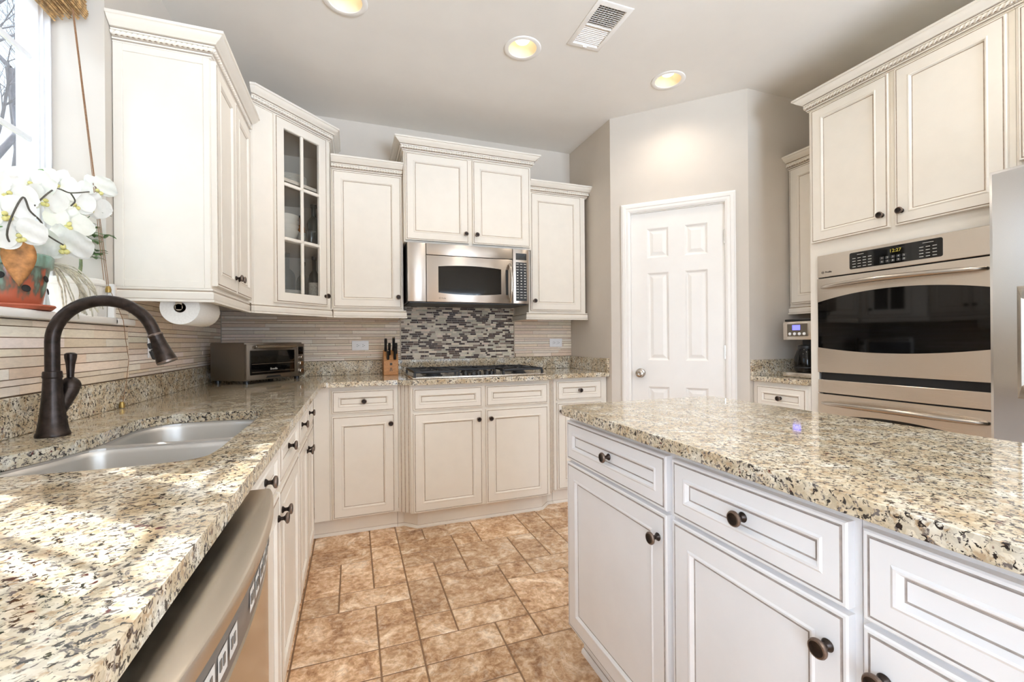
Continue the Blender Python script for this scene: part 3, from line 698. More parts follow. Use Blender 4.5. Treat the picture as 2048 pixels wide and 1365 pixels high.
front(c, 'door', -.919, -.462, 1.828, 2.4128, kn=(-.49, 1.88)); front(c, 'door', -.449, .008, 1.828, 2.4128, kn=(-.42, 1.88)); crown(c, [(-.931, 0), (.02, 0)], 2.420)
#PART2
# --- a plain base cabinet in the near end of the left run (behind the photo's edge)
c = thing('base_cabinet', 'cream base cabinet on the near side of the dishwasher', 'cabinet', (XF, 0, 0), R(90), G_B)
bcase(c, -.75, .386, XF-.004); front(c, 'drawer', -.74, .374, ZDR0, ZDR1, .036, kn=(-.2, .804)); front(c, 'door', -.74, -.21, ZB0, ZBD1, kn=(-.24, .655)); front(c, 'door', -.19, .374, ZB0, ZBD1, kn=(-.16, .655)); toe(c, [(-.75, .04), (.386, .04)])

# ================================================================== COUNTERTOPS, SINK
def bevel_mod(o, wd=.004, seg=2, ang=40):
    b = o.modifiers.new('edge', 'BEVEL'); b.width = wd; b.segments = seg; b.limit_method = 'ANGLE'; b.angle_limit = R(ang); b.use_clamp_overlap = True
xc, ybc, ykc = .651, 2.7698, 2.6955
out = [(.002, -.75), (xc, -.75), (xc, 2.728), (.658, 2.752), (.676, ybc-.003), (.70, ybc), (1.078, ybc), (1.160, ykc), (2.072, ykc), (2.154, ybc), (XP0-.002, ybc), (XP0-.002, D-.002), (.002, D-.002)]
sk = [(.545, 1.12), (.545, 1.25), (.545, 1.40), (.545, 1.54), (.538, 1.68), (.48, 1.738), (.36, 1.748), (.262, 1.738), (.208, 1.675), (.200, 1.58), (.204, 1.46), (.188, 1.345), (.160, 1.272), (.133, 1.215), (.122, 1.15), (.140, 1.08), (.20, 1.042), (.34, 1.032), (.47, 1.038), (.53, 1.062)]
skc = [(p.x, p.y) for p in catmull([(a, b, 0) for a, b in sk], True, 6)]
ct = thing('countertop', 'speckled cream granite countertop running along window wall and cooktop wall', 'countertop', (0, 0, 0))
mb = MB(); mb.poly(out, [skc[::-1]], SB, CT); o = mb.obj('slab', 'granite', ct, ang=30); bevel_mod(o)
for a in ((.002, .0235, -.75, D-.002), (.0245, XP0-.0245, D-.0235, D-.002), (XP0-.0235, XP0-.002, ybc+.002, D-.002)):
    mb = MB(); mb.box(*a, CT+.0004, 1.027, 0, .002); mb.obj('backsplash', 'granite', ct)
sn = thing('sink', 'undermount stainless double-bowl sink below the faucet', 'sink', (.35, 1.4, 0))
cx_, cy_ = .35, 1.4
def clipy(poly, y, keep_above):
    outp = []
    for i in range(len(poly)):
        a, b = poly[i], poly[(i+1) % len(poly)]; ia = (a[1] > y) == keep_above; ib = (b[1] > y) == keep_above
        if ia: outp.append(a)
        if ia != ib:
            t_ = (y-a[1])/(b[1]-a[1]); outp.append((a[0]+(b[0]-a[0])*t_, y))
    return outp
def resample(poly, n):
    P = [Vector((a, b, 0)) for a, b in poly]; L = [0]
    for i in range(len(P)): L.append(L[-1]+(P[(i+1) % len(P)]-P[i]).length)
    res = []
    for k in range(n):
        t_ = L[-1]*k/n; i = max(j for j in range(len(P)) if L[j] <= t_); d = (P[(i+1) % len(P)]-P[i]); l = d.length
        res.append(P[i]+d*((t_-L[i])/l if l else 0))
    return res
rim_loops = []
for nm, y_, ab, depth in (('bowl', 1.408, False, .20), ('bowl', 1.432, True, .17)):
    pl = [Vector((p[0], p[1], 0)) for p in resample(clipy(skc, y_, ab), 72)]
    for _ in range(6): pl = [(pl[i-1]+pl[i]*2+pl[(i+1) % 72])/4 for i in range(72)]      # soften corners
    cc = sum(pl, Vector())/72
    mb = MB(); loops = []
    for s_, z in ((1.0, .889), (.985, .887), (.975, .878), (.965, .85), (.94, .889-depth+.04), (.90, .889-depth+.012), (.80, .889-depth), (.2, .889-depth-.004), (.06, .889-depth-.012)):
        loops.append([mb.bm.verts.new((cc.x+(p.x-cc.x)*s_-sn.location.x, cc.y+(p.y-cc.y)*s_-sn.location.y, z)) for p in pl])
    for a, b in zip(loops, loops[1:]):
        for j in range(72): mb.face([a[j], a[(j+1) % 72], b[(j+1) % 72], b[j]])
    mb.face(loops[-1])
    mb.obj(nm, 'sink', sn, ang=60, fix=False)
    rim_loops.append([(p.x-sn.location.x, p.y-sn.location.y) for p in pl])
oc = [((p[0]-cx_)*1.05, (p[1]-cy_)*1.03) for p in skc]
mb = MB(); mb.poly(oc, [l[::-1] for l in rim_loops], .8885, .8945); mb.obj('rim', 'sink', sn, smooth=False)
# island top, nook top
ic = thing('island_countertop', 'glossy speckled granite slab on top of the island', 'countertop', (0, 0, 0))
r_ = .035; oi = [(1.518, -.75), (2.206, -.75)]
for cx, cy, a0 in ((2.206-r_, 1.434-r_, 0), (1.518+r_, 1.434-r_, 90)):
    oi += [(cx+r_*math.cos(R(a0+k*15)), cy+r_*math.sin(R(a0+k*15))) for k in range(7)]
mb = MB(); mb.poly(oi, [], SB, CT); o = mb.obj('slab', 'granite', ic, ang=30); bevel_mod(o, .006, 3)
mb = MB(); mb.box(1.5742, 2.134, -.75, -.101, .0, .8935); mb.obj('base_panel', 'paintday', ic, smooth=False)
nc = thing('nook_countertop', 'short granite countertop under the coffee maker in the pantry nook', 'countertop', (0, 0, 0))
mb = MB(); mb.box(3.2, XR-.002, 1.748, YP2-.002, SB, CT); o = mb.obj('slab', 'granite', nc, smooth=False); bevel_mod(o)
mb = MB(); mb.box(3.205, XR-.024, YP2-.0235, YP2-.002, CT+.0004, 1.027); mb.box(XR-.0235, XR-.002, 1.748, YP2-.002, CT+.0004, 1.027); mb.obj('backsplash', 'granite', nc, smooth=False)

# ================================================================== TILE BACKSPLASHES
rt_ = random.Random(11)
def tint(base, amp):
    k = 1+rt_.uniform(-amp, amp); return tuple(min(1, c*k*(1+rt_.uniform(-.03, .03))) for c in base[:3])
TRV = [lin(240, 226, 209), lin(234, 217, 197), lin(244, 233, 220), lin(228, 208, 186), lin(238, 222, 204)]
def strips(mb, u0, u1, z0, z1, place):
    z = z0+.001
    while z < z1-.004:
        h = rt_.choice([.013, .017, .021, .025, .029]); h = min(h, z1-.001-z); u = u0-rt_.uniform(0, .25)
        while u < u1:
            l = rt_.choice([.16, .24, .31, .31]); a, b = max(u, u0)+.0006, min(u+l, u1)-.0006
            if b-a > .006: place(mb, a, b, z+.0014, z+h-.0011, rt_.uniform(.0005, .0032), tint(rt_.choice(TRV), .08))
            u += l
        z += h
mb = MB(); mb.box(.0015, .006, -.49, WY0-.03, 1.0275, 1.2265, 1); mb.box(.0015, .006, WY0-.03, WY1+.017, 1.0275, 1.2265, 1); mb.box(.0015, .006, 2.104, D-.012, 1.0275, 1.371, 1); mb.box(.0015, .006, WY1+.017, 2.104, 1.0275, 1.2265, 1); mb.box(.0015, .006, WY1+.017, 2.104, 1.254, 1.371, 1)
pl_ = lambda mb, a, b, c, d, e, col: mb.box(.0058, .0078+e, a, b, c, d, 0, 0, col=col)
strips(mb, -.49, 2.104, 1.0275, 1.2265, pl_); strips(mb, 2.104, D-.012, 1.0275, 1.371, pl_); strips(mb, WY1+.017, 2.104, 1.2535, 1.371, pl_)
tag(mb.obj('stone_backsplash', ['strip', 'tgrout'], smooth=False), 'beige split-stone strip backsplash on the window wall behind the faucet', 'backsplash', 'stone strip backsplashes')
for u0, u1, lb in ((.0125, 1.153, 'beige stone strip backsplash on the back wall behind toaster oven and knife block'), (2.063, XP0-.002, 'small beige stone strip backsplash right of the mosaic')):
    mb = MB(); mb.box(u0, u1, D-.006, D-.0015, 1.0275, 1.371, 1)
    strips(mb, u0, u1, 1.0275, 1.371, lambda mb, a, b, c, d, e, col: mb.box(a, b, D-.0078-e, D-.0058, c, d, 0, 0, col=col))
    tag(mb.obj('stone_backsplash', ['strip', 'tgrout'], smooth=False), lb, 'backsplash', 'stone strip backsplashes')
mb = MB(); mb.box(1.161, 2.055, D-.006, D-.0015, 1.0275, 1.46, 1)
MOS = [lin(70, 50, 40)]*7+[lin(104, 84, 70)]*3+[lin(150, 132, 118)]*3+[lin(204, 196, 178)]*5+[lin(230, 220, 202)]*4+[lin(242, 228, 208)]*3
z = 1.029
while z < 1.458:
    u = 1.162-rt_.uniform(0, .05)
    while u < 2.054:
        l = rt_.choice([.016, .030, .046, .046, .060]); a, b = max(u, 1.162), min(u+l-.0022, 2.054)
        if b-a > .004: mb.box(a, b, D-.0095, D-.0058, z, z+.0128, 0, 0, col=tint(rt_.choice(MOS), .08))
        u += l
    z += .0150
for a, b in ((1.1545, 1.1605), (2.0555, 2.0618)): mb.box(a, b, D-.012, D-.0015, 1.0275, 1.371, 0, 0, col=lin(206, 192, 172))
tag(mb.obj('mosaic_backsplash', ['mosaic', 'mgrout'], smooth=False), 'brown, grey and cream glass mosaic panel between cooktop and microwave', 'backsplash')

# ================================================================== OUTLETS
def outlet(loc, rz, ry, label):
    t_ = thing('wall_outlet', label, 'outlet', loc, rz, 'white wall outlets'); t_.rotation_euler = (0, ry, rz)
    mb = MB(); mb.box(-.0575, .0575, -.006, 0, -.035, .035, 0, .003, 2); mb.lathe([(0, 0), (.003, 0), (.0025, .0012), (0, .0015)], 10, Matrix.Translation((0, -.006, 0)) @ MY); mb.obj('plate', 'whiteplastic', t_)
    for s_ in (-1, 1):
        mb = MB(); mb.lathe([(0, 0), (.0175, 0), (.0172, .0018), (0, .002)], 24, Matrix.Translation((s_*.0195, -.006, 0)) @ MY, mi=0)
        for dz in (-.006, .006): mb.box(s_*.0195-.006, s_*.0195+.003, -.0086, -.0078, dz-.001, dz+.001, 1)
        mb.box(s_*.0195+.0065, s_*.0195+.0105, -.0086, -.0078, -.002, .002, 1)
        mb.obj('receptacle', ['whiteplastic', 'ink'], t_)
outlet((.8735, D-.0112, 1.135), 0, 0, 'white outlet on the stone backsplash between toaster oven and knife block')
outlet((2.430, D-.0112, 1.141), 0, 0, 'white outlet on the stone backsplash right of the mosaic')
outlet((.0112, 2.296, 1.157), R(90), 0, 'upright white outlet on the window wall behind the spray head')
bpy.data.objects['wall_outlet.002'].rotation_euler = (0, R(90), R(90)) if False else (Matrix.Rotation(R(90), 4, 'Z') @ Matrix.Rotation(R(90), 4, 'Y')).to_euler()

# ================================================================== helpers for appliances
def prism_xz(mb, pts, y0, y1, mi=0):
    a = [mb.bm.verts.new((p[0], y0, p[1])) for p in pts]; b = [mb.bm.verts.new((p[0], y1, p[1])) for p in pts]
    mb.face(a, mi); mb.face(b[::-1], mi)
    for k in range(len(pts)): mb.face([a[k], b[k], b[(k+1) % len(pts)], a[(k+1) % len(pts)]], mi)
def arc(xa, za, xb, zb, sag, n=20): return [(xa+(xb-xa)*k/n, za+(zb-za)*k/n+sag*4*(k/n)*(1-k/n)) for k in range(n+1)]
def logo(parent, x, z, y, s_=1.0):
    mb = MB(); mb.lathe([(.0052*s_, 0), (.0052*s_, .0006), (.0066*s_, .0006), (.0066*s_, 0)], 20, Matrix.Translation((x, y, z)) @ MY)
    mb.tube([(x-.0025*s_, y-.0004, z-.0022*s_), (x-.001*s_, y-.0004, z+.002*s_), (x+.0008*s_, y-.0004, z-.001*s_), (x+.0026*s_, y-.0004, z+.0022*s_)], .0008*s_, 5)
    mb.obj('emblem', 'ink', parent)
    letters('Profile', .013*s_, 'ink', parent, (x+.030*s_, y-.0004, z), (R(90), 0, 0))
# ---- microwave
mw = thing('microwave', 'stainless steel microwave mounted over the cooktop', 'microwave', (0, 2.96, 0))
mb = MB(); mb.box(1.1645, 2.0295, .0255, .395, 1.4255, 1.8195); mb.obj('body', 'black', mw, smooth=False)
mb = MB(); mb.box(1.1655, 1.2865, 0, .0248, 1.427, 1.8185, 0, .003, 2); mb.obj('side_panel', 'mwsteel', mw)
mb = MB(); mb.box(1.289, 1.902, 0, .0248, 1.7435, 1.8185, 0, .003, 2); mb.obj('vent_panel', 'mwsteel', mw)
mb = MB(); mb.box(1.289, 1.902, 0, .0248, 1.427, 1.7405, 0, .004, 2); dr_ = mb.obj('door', 'mwsteel', mw)
mb = MB(); prism_xz(mb, arc(1.369, 1.490, 1.8155, 1.490, -.012)+arc(1.8155, 1.667, 1.369, 1.667, .012), -.0012, .0004); mb.obj('window', 'blackglass', dr_, smooth=False)
mb = MB(); mb.box(1.850, 1.868, -.0008, .0006, 1.487, 1.665); mb.obj('handle_recess', 'dark', dr_, smooth=False)
mb = MB(); mb.tube([(1.879+.004*math.sin(math.pi*k/16), -.004-.034*math.sin(math.pi*k/16)**.6, 1.437+.27*k/16) for k in range(17)], [.0085+.0035*math.sin(math.pi*k/16) for k in range(17)], 12); mb.obj('handle', 'chrome', dr_)
logo(dr_, 1.378, 1.452, -.0003, .9)
cp_ = MB(); cp_.box(1.905, 2.0285, 0, .0248, 1.427, 1.8185, 0, .003, 2); cpo = cp_.obj('control_panel', 'mwsteel', mw)
mb = MB(); mb.box(1.927, 2.009, -.001, .0005, 1.742, 1.789); mb.obj('display', 'blackglass', cpo, smooth=False)
mb = MB(); mb.box(1.927, 2.010, -.001, .0005, 1.447, 1.724); mb.obj('keypad', 'black', cpo, smooth=False)
mb = MB()
for r in range(13):
    for q in range(3):
        z = 1.711-r*.0202; x = 1.9395+q*.0285
        if 3 <= r <= 7: mb.box(x-.005, x+.005, -.0016, -.0009, z-.0035, z+.0035)
        else: mb.box(x-.009, x+.009, -.0016, -.0009, z-.0015, z+.0025)
mb.obj('key_legend', 'inkw', cpo, smooth=False)
mb = MB(); mb.box(1.18, 2.02, .03, .38, 1.4205, 1.4253); mb.obj('bottom_vent', 'black', mw, smooth=False)
# ---- gas cooktop
ck = thing('gas_cooktop', 'stainless gas cooktop with black cast iron grates on the granite', 'cooktop', (1.616, 3.0, CT))
mb = MB(); mb.box(-.448, .448, -.245, .245, 0.0005, .009, 0, .004, 2); mb.box(-.425, .425, -.222, .222, .009, .0102); mb.obj('tray', 'steel', ck)
bpos = [(-.30, .11, .04), (-.30, -.11, .05), (.0, .10, .06), (.30, .11, .05), (.30, -.11, .04)]
for bx, by, br in bpos:
    mb = MB(); mb.lathe([(0, .0105), (br+.012, .0105), (br+.012, .014), (br, .016), (br, .024), (br-.004, .027), (0, .028)], 24, Matrix.Translation((bx, by, 0))); mb.obj('burner', 'iron', ck)
for gx in (-.292, 0, .292):
    mb = MB(); w2 = .14; z = .042; b_ = .0055
    ys = (-.215 if gx else -.06, .215)
    for x in (gx-w2, gx+w2): mb.box(x-b_, x+b_, ys[0], ys[1], z-.007, z+.007, 0, .002)
    for y in ys: mb.box(gx-w2, gx+w2, y-b_, y+b_, z-.007, z+.007, 0, .002)
    mb.box(gx-w2, gx+w2, (ys[0]+ys[1])/2-b_, (ys[0]+ys[1])/2+b_, z-.006, z+.007)
    for by in ([.11, -.11] if gx else [.10]):
        for k in range(8):
            a = k*math.pi/4+.39; p0 = Vector((gx+.035*math.cos(a), by+.035*math.sin(a))); p1 = Vector((gx+.095*math.cos(a), by+.095*math.sin(a)))
            mb.tube([(p0.x, p0.y, z+.009), (p1.x, p1.y, z+.006)], .005, 6)
    for x in (gx-w2, gx+w2):
        for y in ys: mb.box(x-.007, x+.007, y-.007 , y+.007, .0103, z-.006)
    mb.obj('grate', 'iron', ck, ang=30)
for k, (kx, ky) in enumerate(((-.09, -.14), (-.045, -.185), (0, -.13), (.045, -.185), (.09, -.14))):
    mb = MB(); mb.lathe([(0, .0104), (.021, .0104), (.021, .015), (.018, .03), (.016, .033), (0, .033)], 18, Matrix.Translation((kx, ky, 0))); mb.box(kx-.003, kx+.003, ky-.016, ky+.016, .032, .04, 0, .001); mb.obj('knob', 'black', ck)
# ---- toaster oven (stands askew in the corner)
to = thing('toaster_oven', 'brushed steel toaster oven standing askew in the counter corner', 'toaster oven', (.262, 2.812, CT), R(54))
mb = MB(); mb.box(0, .44, .012, .262, .018, .236, 0, .006, 2); mb.obj('body', 'toaster', to)
mb = MB(); mb.box(.0, .375, -.004, .0115, .026, .226, 0, .003, 2); mb.obj('front_frame', 'toaster', to)
mb = MB(); mb.box(.376, .44, -.004, .0115, .026, .226, 0, .003, 2); pn = mb.obj('control_panel', 'toaster', to)
mb = MB(); mb.box(.022, .352, -.0085, -.0042, .050, .190, 0, .002); dg_ = mb.obj('door', 'blackglass', to)
mb = MB(); mb.tube([(.04, -.034, .213), (.334, -.034, .213)], .0095, 12)
for x in (.045, .329): mb.tube([(x, -.002, .208), (x, -.034, .213)], .008, 10)
mb.obj('handle', 'chrome', dg_)
mb = MB(); mb.tube([(.03, -.0092, .112), (.345, -.0092, .112)], .0012, 6); mb.tube([(.03, -.0092, .066), (.345, -.0092, .066)], .0010, 6); mb.obj('wire_rack', 'chrome', dg_)
letters('Breville', .018, 'inkw', dg_, (.187, -.0088, .080), (R(90), 0, 0))
for z, r in ((.140, .009), (.100, .016), (.052, .016)):
    mb = MB(); mb.lathe([(0, 0), (r, 0), (r, .010), (r-.002, .012), (0, .012)], 20, Matrix.Translation((.408, -.004, z)) @ MY); mb.obj('knob', 'chrome', pn)
mb = MB(); mb.box(.388, .428, -.0048, -.0038, .160, .208); mb.obj('display', 'blackglass', pn, smooth=False)
mb = MB(); prism_xz(mb, [(.13, .028), (.25, .028), (.238, .040), (.142, .040)], -.0048, -.0038); mb.obj('crumb_tray', 'dark', to, smooth=False)
for x in (.03, .41):
    for y in (.03, .24): 
        mb = MB(); mb.lathe([(0, .0005), (.016, .0005), (.016, .0178), (0, .0178)], 14, Matrix.Translation((x, y, 0))); mb.obj('foot', 'black', to)
# ---- knife block and knives
kb = thing('knife_block', 'light wooden knife block beside the cooktop on granite', 'knife block', (1.074, 3.19, CT), 0)
mb = MB(); hw = .05; pr = [(0, 0.0004), (0, .098), (.045, .178), (.15, .125), (.15, .0004)]
a = [mb.bm.verts.new((-hw, p[0], p[1])) for p in pr]; b = [mb.bm.verts.new((hw, p[0], p[1])) for p in pr]
mb.face(a); mb.face(b[::-1])
for k in range(5): mb.face([a[k], b[k], b[(k+1) % 5], a[(k+1) % 5]])
o = mb.obj('block', 'wood', kb, smooth=False); bevel_mod(o, .003, 2)
mb = MB(); mb.box(-.008, .008, -.0008, .0005, .070, .086); 
for sx in (-1, 1):
    mb.lathe([(0, 0), (.0025, 0), (0, .0008)], 8, Matrix.Translation((sx*.0035, -.0002, .051)) @ MY); mb.box(sx*.0035-.0018, sx*.0035+.0018, -.0008, .0004, .036, .048)
    mb.box(sx*.0035-.002+sx*.0025, sx*.0035+.002+sx*.0025, -.0008, .0004, .027, .037)
mb.obj('stamp', 'ink', kb, smooth=False)
kd = Vector((0, -.28, .96)).normalized()
for k, (kx, ky, L_, lb) in enumerate(((-.034, .040, .085, 'tallest black knife at left of the wooden knife block'), (.020, .042, .092, 'tall black knife with steel tip standing at back of the block'), (-.010, .026, .078, 'black knife in the middle of the block, left of centre'), (.036, .030, .070, 'short black knife in the right row of the block'), (-.020, .008, .062, 'black knife low at the front left of the block'), (.026, .008, .075, 'black-handled shears at front right of the block'))):
    zf = .098+(ky/.045)*.08
    kn_ = thing('kitchen_knife', lb, 'knife', (1.074+kx, 3.19+ky, CT+zf), 0, 'knives in the block')
    mb = MB(); n_ = 8; mb.tube([kd*(L_*q/n_-.002*(q == 0)+.0015) for q in range(n_+1)], [.0125, .013, .0125, .0118, .0118, .0122, .013, .0135, .0115], 10)
    for v_ in mb.bm.verts: v_.co.x *= .78
    mb.obj('handle', 'black', kn_)
    mb = MB(); mb.lathe([(0, 0), (.0112, 0), (.0112, .004), (.008, .006), (0, .006)], 12, kd.to_track_quat('Z', 'Y').to_matrix().to_4x4()); 
    for v_ in mb.bm.verts: v_.co.x *= .8; v_.co += kd*(L_+.001)
    mb.obj('end_cap', 'chrome' if k in (1, 4) else 'black', kn_)
# ---- faucet
fa = thing('faucet', 'dark bronze gooseneck pull-down kitchen faucet behind the sink', 'faucet', (.103, 1.455, CT))
mb = MB(); mb.lathe([(0, 0.0004), (.0335, 0.0004), (.034, .004), (.032, .010), (.0305, .012), (.0265, .040), (.0225, .075), (.0195, .115), (.018, .150), (0, .150)], 32); mb.obj('body', 'bronze', fa)
mb = MB(); mb.lathe([(.014, .146), (.0185, .147), (.0198, .151), (.0188, .156), (.0190, .160), (.018, .165), (.014, .166)], 32); mb.obj('collar', 'bronze', fa)
rr = .108; zt = .240; pts = [(0, 0, .150+.018*k) for k in range(6)]
pts += [(rr-rr*math.cos(R(a)), 0, zt+rr*math.sin(R(a))) for a in range(0, 161, 8)]
last = Vector(pts[-1]); td = Vector((math.sin(R(160)), 0, math.cos(R(160))))   # tangent at the end
pts.append(tuple(last+td*.02)); mb = MB(); mb.tube(pts, .0148, 20); mb.obj('spout', 'bronze', fa)
mb = MB(); Mh = Matrix.Translation(last+td*.018) @ td.to_track_quat('Z', 'Y').to_matrix().to_4x4()
mb.lathe([(0, 0), (.0165, 0), (.0178, .003), (.0168, .006), (.0158, .010), (.0175, .030), (.0215, .060), (.0245, .078), (.0237, .083), (.019, .084), (0, .082)], 24, Mh, mis=[1, 1, 1, 0, 0, 0, 0, 1, 0, 0]); sh = mb.obj('spray_head', ['bronze', 'bronzerim'], fa)
pp = Vector((-math.cos(R(20)), 0, -math.sin(R(20)))); Mb = Matrix((pp, Vector((0, 1, 0)), td)).transposed().to_4x4(); Mb.translation = last+td*.018
mb = MB(); mb.box(.013, .0245, -.0085, .0085, .020, .036, 0, .002); mb.box(.014, .0275, -.0085, .0085, .038, .066, 0, .003); mb.xform(mb.new_since(0), Mb); mb.obj('spray_button', 'black', sh)
mb = MB(); mb.tube([(0.003, .012, .050), (0.008, .032, .085), (0.011, .045, .108), (.012, .050, .122)], [.013, .0165, .0195, .0205], 18); mb.lathe([(.0205, .119), (.0222, .121), (.0215, .127), (.0185, .136), (.0120, .143), (.008, .146), (0, .147)], 18, Matrix.Translation((.012, .050, 0))); hb = mb.obj('valve', 'bronze', fa)
mb = MB(); mb.tube([(.012, .050, .143), (.012, .0505, .16), (.012, .051, .18), (.012, .0515, .197), (.012, .052, .205)], [.0075, .008, .0095, .0125, .013], 14); mb.lathe([(.013, 0), (.0125, .003), (.008, .006), (0, .007)], 14, Matrix.Translation((.012, .052, .205))); mb.obj('lever', 'bronze', hb)
# ---- paper towel under the window-side cabinet
pt = thing('paper_towel_roll', 'white paper towel roll hanging under the cabinet beside the window', 'paper towel', (.192, 2.05, 1.300))
MYp = Matrix.Rotation(R(-90), 4, 'X')
mb = MB(); mb.lathe([(.020, 0), (.0655, 0), (.0665, .002), (.0665, .276), (.0655, .278), (.020, .278)], 40, MYp); mb.obj('roll', 'paper', pt)
mb = MB(); mb.lathe([(.0185, .002), (.0198, .002), (.0198, .276), (.0185, .276), (.0185, .002)], 28, MYp); mb.obj('core', 'card', pt)
mb = MB(); mb.lathe([(0, -.012), (.013, -.012), (.013, -.006), (.008, -.002), (.008, .28), (.013, .284), (.013, .290), (0, .290)], 16, MYp)
for y in (-.012, .284): mb.box(-.010, .010, y, y+.006, -.008, .0715)
mb.obj('holder', 'chrome', pt)
# ---- dishwasher (faces +x, bowed front): local x = world y
dw = thing('dishwasher', 'stainless dishwasher with bowed front under the left counter', 'dishwasher', (XF, 0, 0), R(90))
a0, a1 = .39, 1.0
mb = MB(); mb.box(a0, a1, 0.002, .57, .105, .885); mb.obj('tub', 'black', dw, smooth=False)
def bow(u): return -.068-.030*max(0, 1-((u-.5)/.5)**2)**.8
def bowed(mb, prof, mats=None, n=40):
    """prof: (offset added to the bow, z)"""
    loops = []
    for k in range(n+1):
        u = k/n; loops.append([mb.bm.verts.new((a0+(a1-a0)*u, (bow(u)+o_) if o_ is not None else .0, z)) for o_, z in prof])
    for p, q in zip(loops, loops[1:]):
        for j in range(len(prof)): mb.face([p[j], p[(j+1) % len(prof)], q[(j+1) % len(prof)], q[j]], mats[j] if mats else 0)
    mb.face(loops[0]); mb.face(loops[-1][::-1])
mb = MB(); bowed(mb, [(None, .866), (.005, .866), (.0015, .8645), (.0, .861), (-.0005, .846), (.003, .842), (.012, .840), (None, .840)]); mb.obj('handle_ledge', 'dwsteel', dw, ang=40)
mb = MB(); bowed(mb, [(None, .8395), (.010, .8395), (.008, .836), (.010, .772), (.013, .768), (None, .768)]); st = mb.obj('control_strip', 'grayplastic', dw, ang=40)
mb = MB(); bowed(mb, [(None, .7675), (.014, .7675), (.010, .763), (.010, .125), (.014, .120), (None, .120)]); mb.obj('door', 'dwsteel', dw, ang=40)
for k in range(12):
    if k in (5,): continue
    mb = MB(); u0 = .09+k*.062+(.03 if k > 5 else 0); u1 = u0+.048
    for q in range(6):
        ua, ub = u0+(u1-u0)*q/6, u0+(u1-u0)*(q+1)/6
        v_ = [mb.bm.verts.new((a0+(a1-a0)*u, bow(u)+.0078, z)) for u, z in ((ua, .788), (ub, .788), (ub, .818), (ua, .818))]; mb.face(v_)
    for x_ in (.25, .62):
        u = u0+(u1-u0)*x_; mb.box(a0+(a1-a0)*u-.0035, a0+(a1-a0)*u+.0035, bow(u)+.0068, bow(u)+.0078, .798, .810, 1)
    mb.obj('button', ['button', 'grayplastic'], st, smooth=False)
mb = MB(); mb.box(a0, a1, .04, .06, 0, .104); mb.obj('toe_panel', 'black', dw, smooth=False)
# ---- double wall oven: local x = -world y, faces -x
ov = thing('double_wall_oven', 'stainless double wall oven with curved black glass door built into the tall cabinet', 'oven', (3.209, 0, 0), R(-90))
xa, xb = -1.6925, -.9835
mb = MB(); mb.box(xa+.012, xb-.012, .0205, .55, .42, 1.60); mb.obj('body', 'dark', ov, smooth=False)
mb = MB(); mb.box(xa, xb, 0, .0193, 1.4885, 1.606, 0, .002); cpn = mb.obj('control_panel', 'steel', ov)
def rrect(x0, x1, z0, z1, r, n=5):
    p = []
    for cx, cz, a in ((x1-r, z1-r, 0), (x0+r, z1-r, 90), (x0+r, z0+r, 180), (x1-r, z0+r, 270)): p += [(cx+r*math.cos(R(a+90*k/n)), cz+r*math.sin(R(a+90*k/n))) for k in range(n+1)]
    return p
mb = MB(); prism_xz(mb, rrect(-1.526, -1.149, 1.5085, 1.591, .008), -.0012, .0004); dsp = mb.obj('display', 'blackglass', cpn, smooth=False)
letters('12:27', .022, 'amberlcd', dsp, (-1.325, -.0014, 1.568), (R(90), 0, 0), 'clock_digits')
mb = MB()
for bx, n_ in ((-1.512, 4), (-1.232, 3)):
    for q in range(n_):
        for r in range(4): mb.box(bx+q*.024, bx+q*.024+.015, -.0016, -.0011, 1.518+r*.014, 1.5205+r*.014)
mb.box(-1.49, -1.46, -.0016, -.0011, 1.578, 1.580); mb.box(-1.22, -1.18, -.0016, -.0011, 1.578, 1.580)
mb.obj('key_legend', 'button', dsp, smooth=False)
for k in range(10):
    mb = MB(); x = -1.388+(k % 5)*.0225; z = 1.534 if k < 5 else 1.517; mb.box(x, x+.017, -.0018, -.0011, z, z+.013, 0, .0005); ky = mb.obj('key', 'key', dsp)
    letters(str((k+1) % 10), .011, 'inkw', ky, (x+.0085, -.0019, z+.0065), (R(90), 0, 0), 'numeral', .0002)
logo(cpn, xa+.030, 1.513, -.0004, 1.0)
def oven_door(z0, z1, g0, s0, g1, s1, hz):
    mb = MB(); prism_xz(mb, [(xa, z1)]+arc(xa, g1, xb, g1, s1)+[(xb, z1)], 0, .0193); d_ = mb.obj('door', 'steel', ov, smooth=False)
    if g0: mb = MB(); prism_xz(mb, [(xb, z0)]+arc(xb, g0, xa, g0, s0)+[(xa, z0)], 0, .0193); mb.obj('lower_band', 'steel', d_, smooth=False)
    mb = MB(); prism_xz(mb, (arc(xa+.001, g0+.0006, xb-.001, g0+.0006, s0) if g0 else [(xa+.001, z0), (xb-.001, z0)])+arc(xb-.001, g1-.0006, xa+.001, g1-.0006, s1), .001, .0190); mb.obj('glass', 'blackglass', d_, smooth=False)
    n_ = 28; mb = MB(); mb.tube([(xa+.026+(xb-xa-.052)*k/n_, -.004-.048*math.sin(math.pi*k/n_)**.55, hz+.006*math.sin(math.pi*k/n_)) for k in range(n_+1)], [.0075+.0055*math.sin(math.pi*k/n_)**.5 for k in range(n_+1)], 14); mb.obj('handle', 'chrome', d_)
oven_door(.977, 1.4815, 1.111, -.026, 1.355, .042, 1.434)
mb = MB(); mb.box(xa+.012, xb-.012, .010, .0193, .9385, .9755); mb.obj('vent_gap', 'dark', ov, smooth=False)
mb = MB(); mb.box(xa, xb, 0, .0193, .867, .937, 0, .002); mb.obj('trim_panel', 'steel', ov)
oven_door(.42, .860, None, 0, .728, .042, .812)
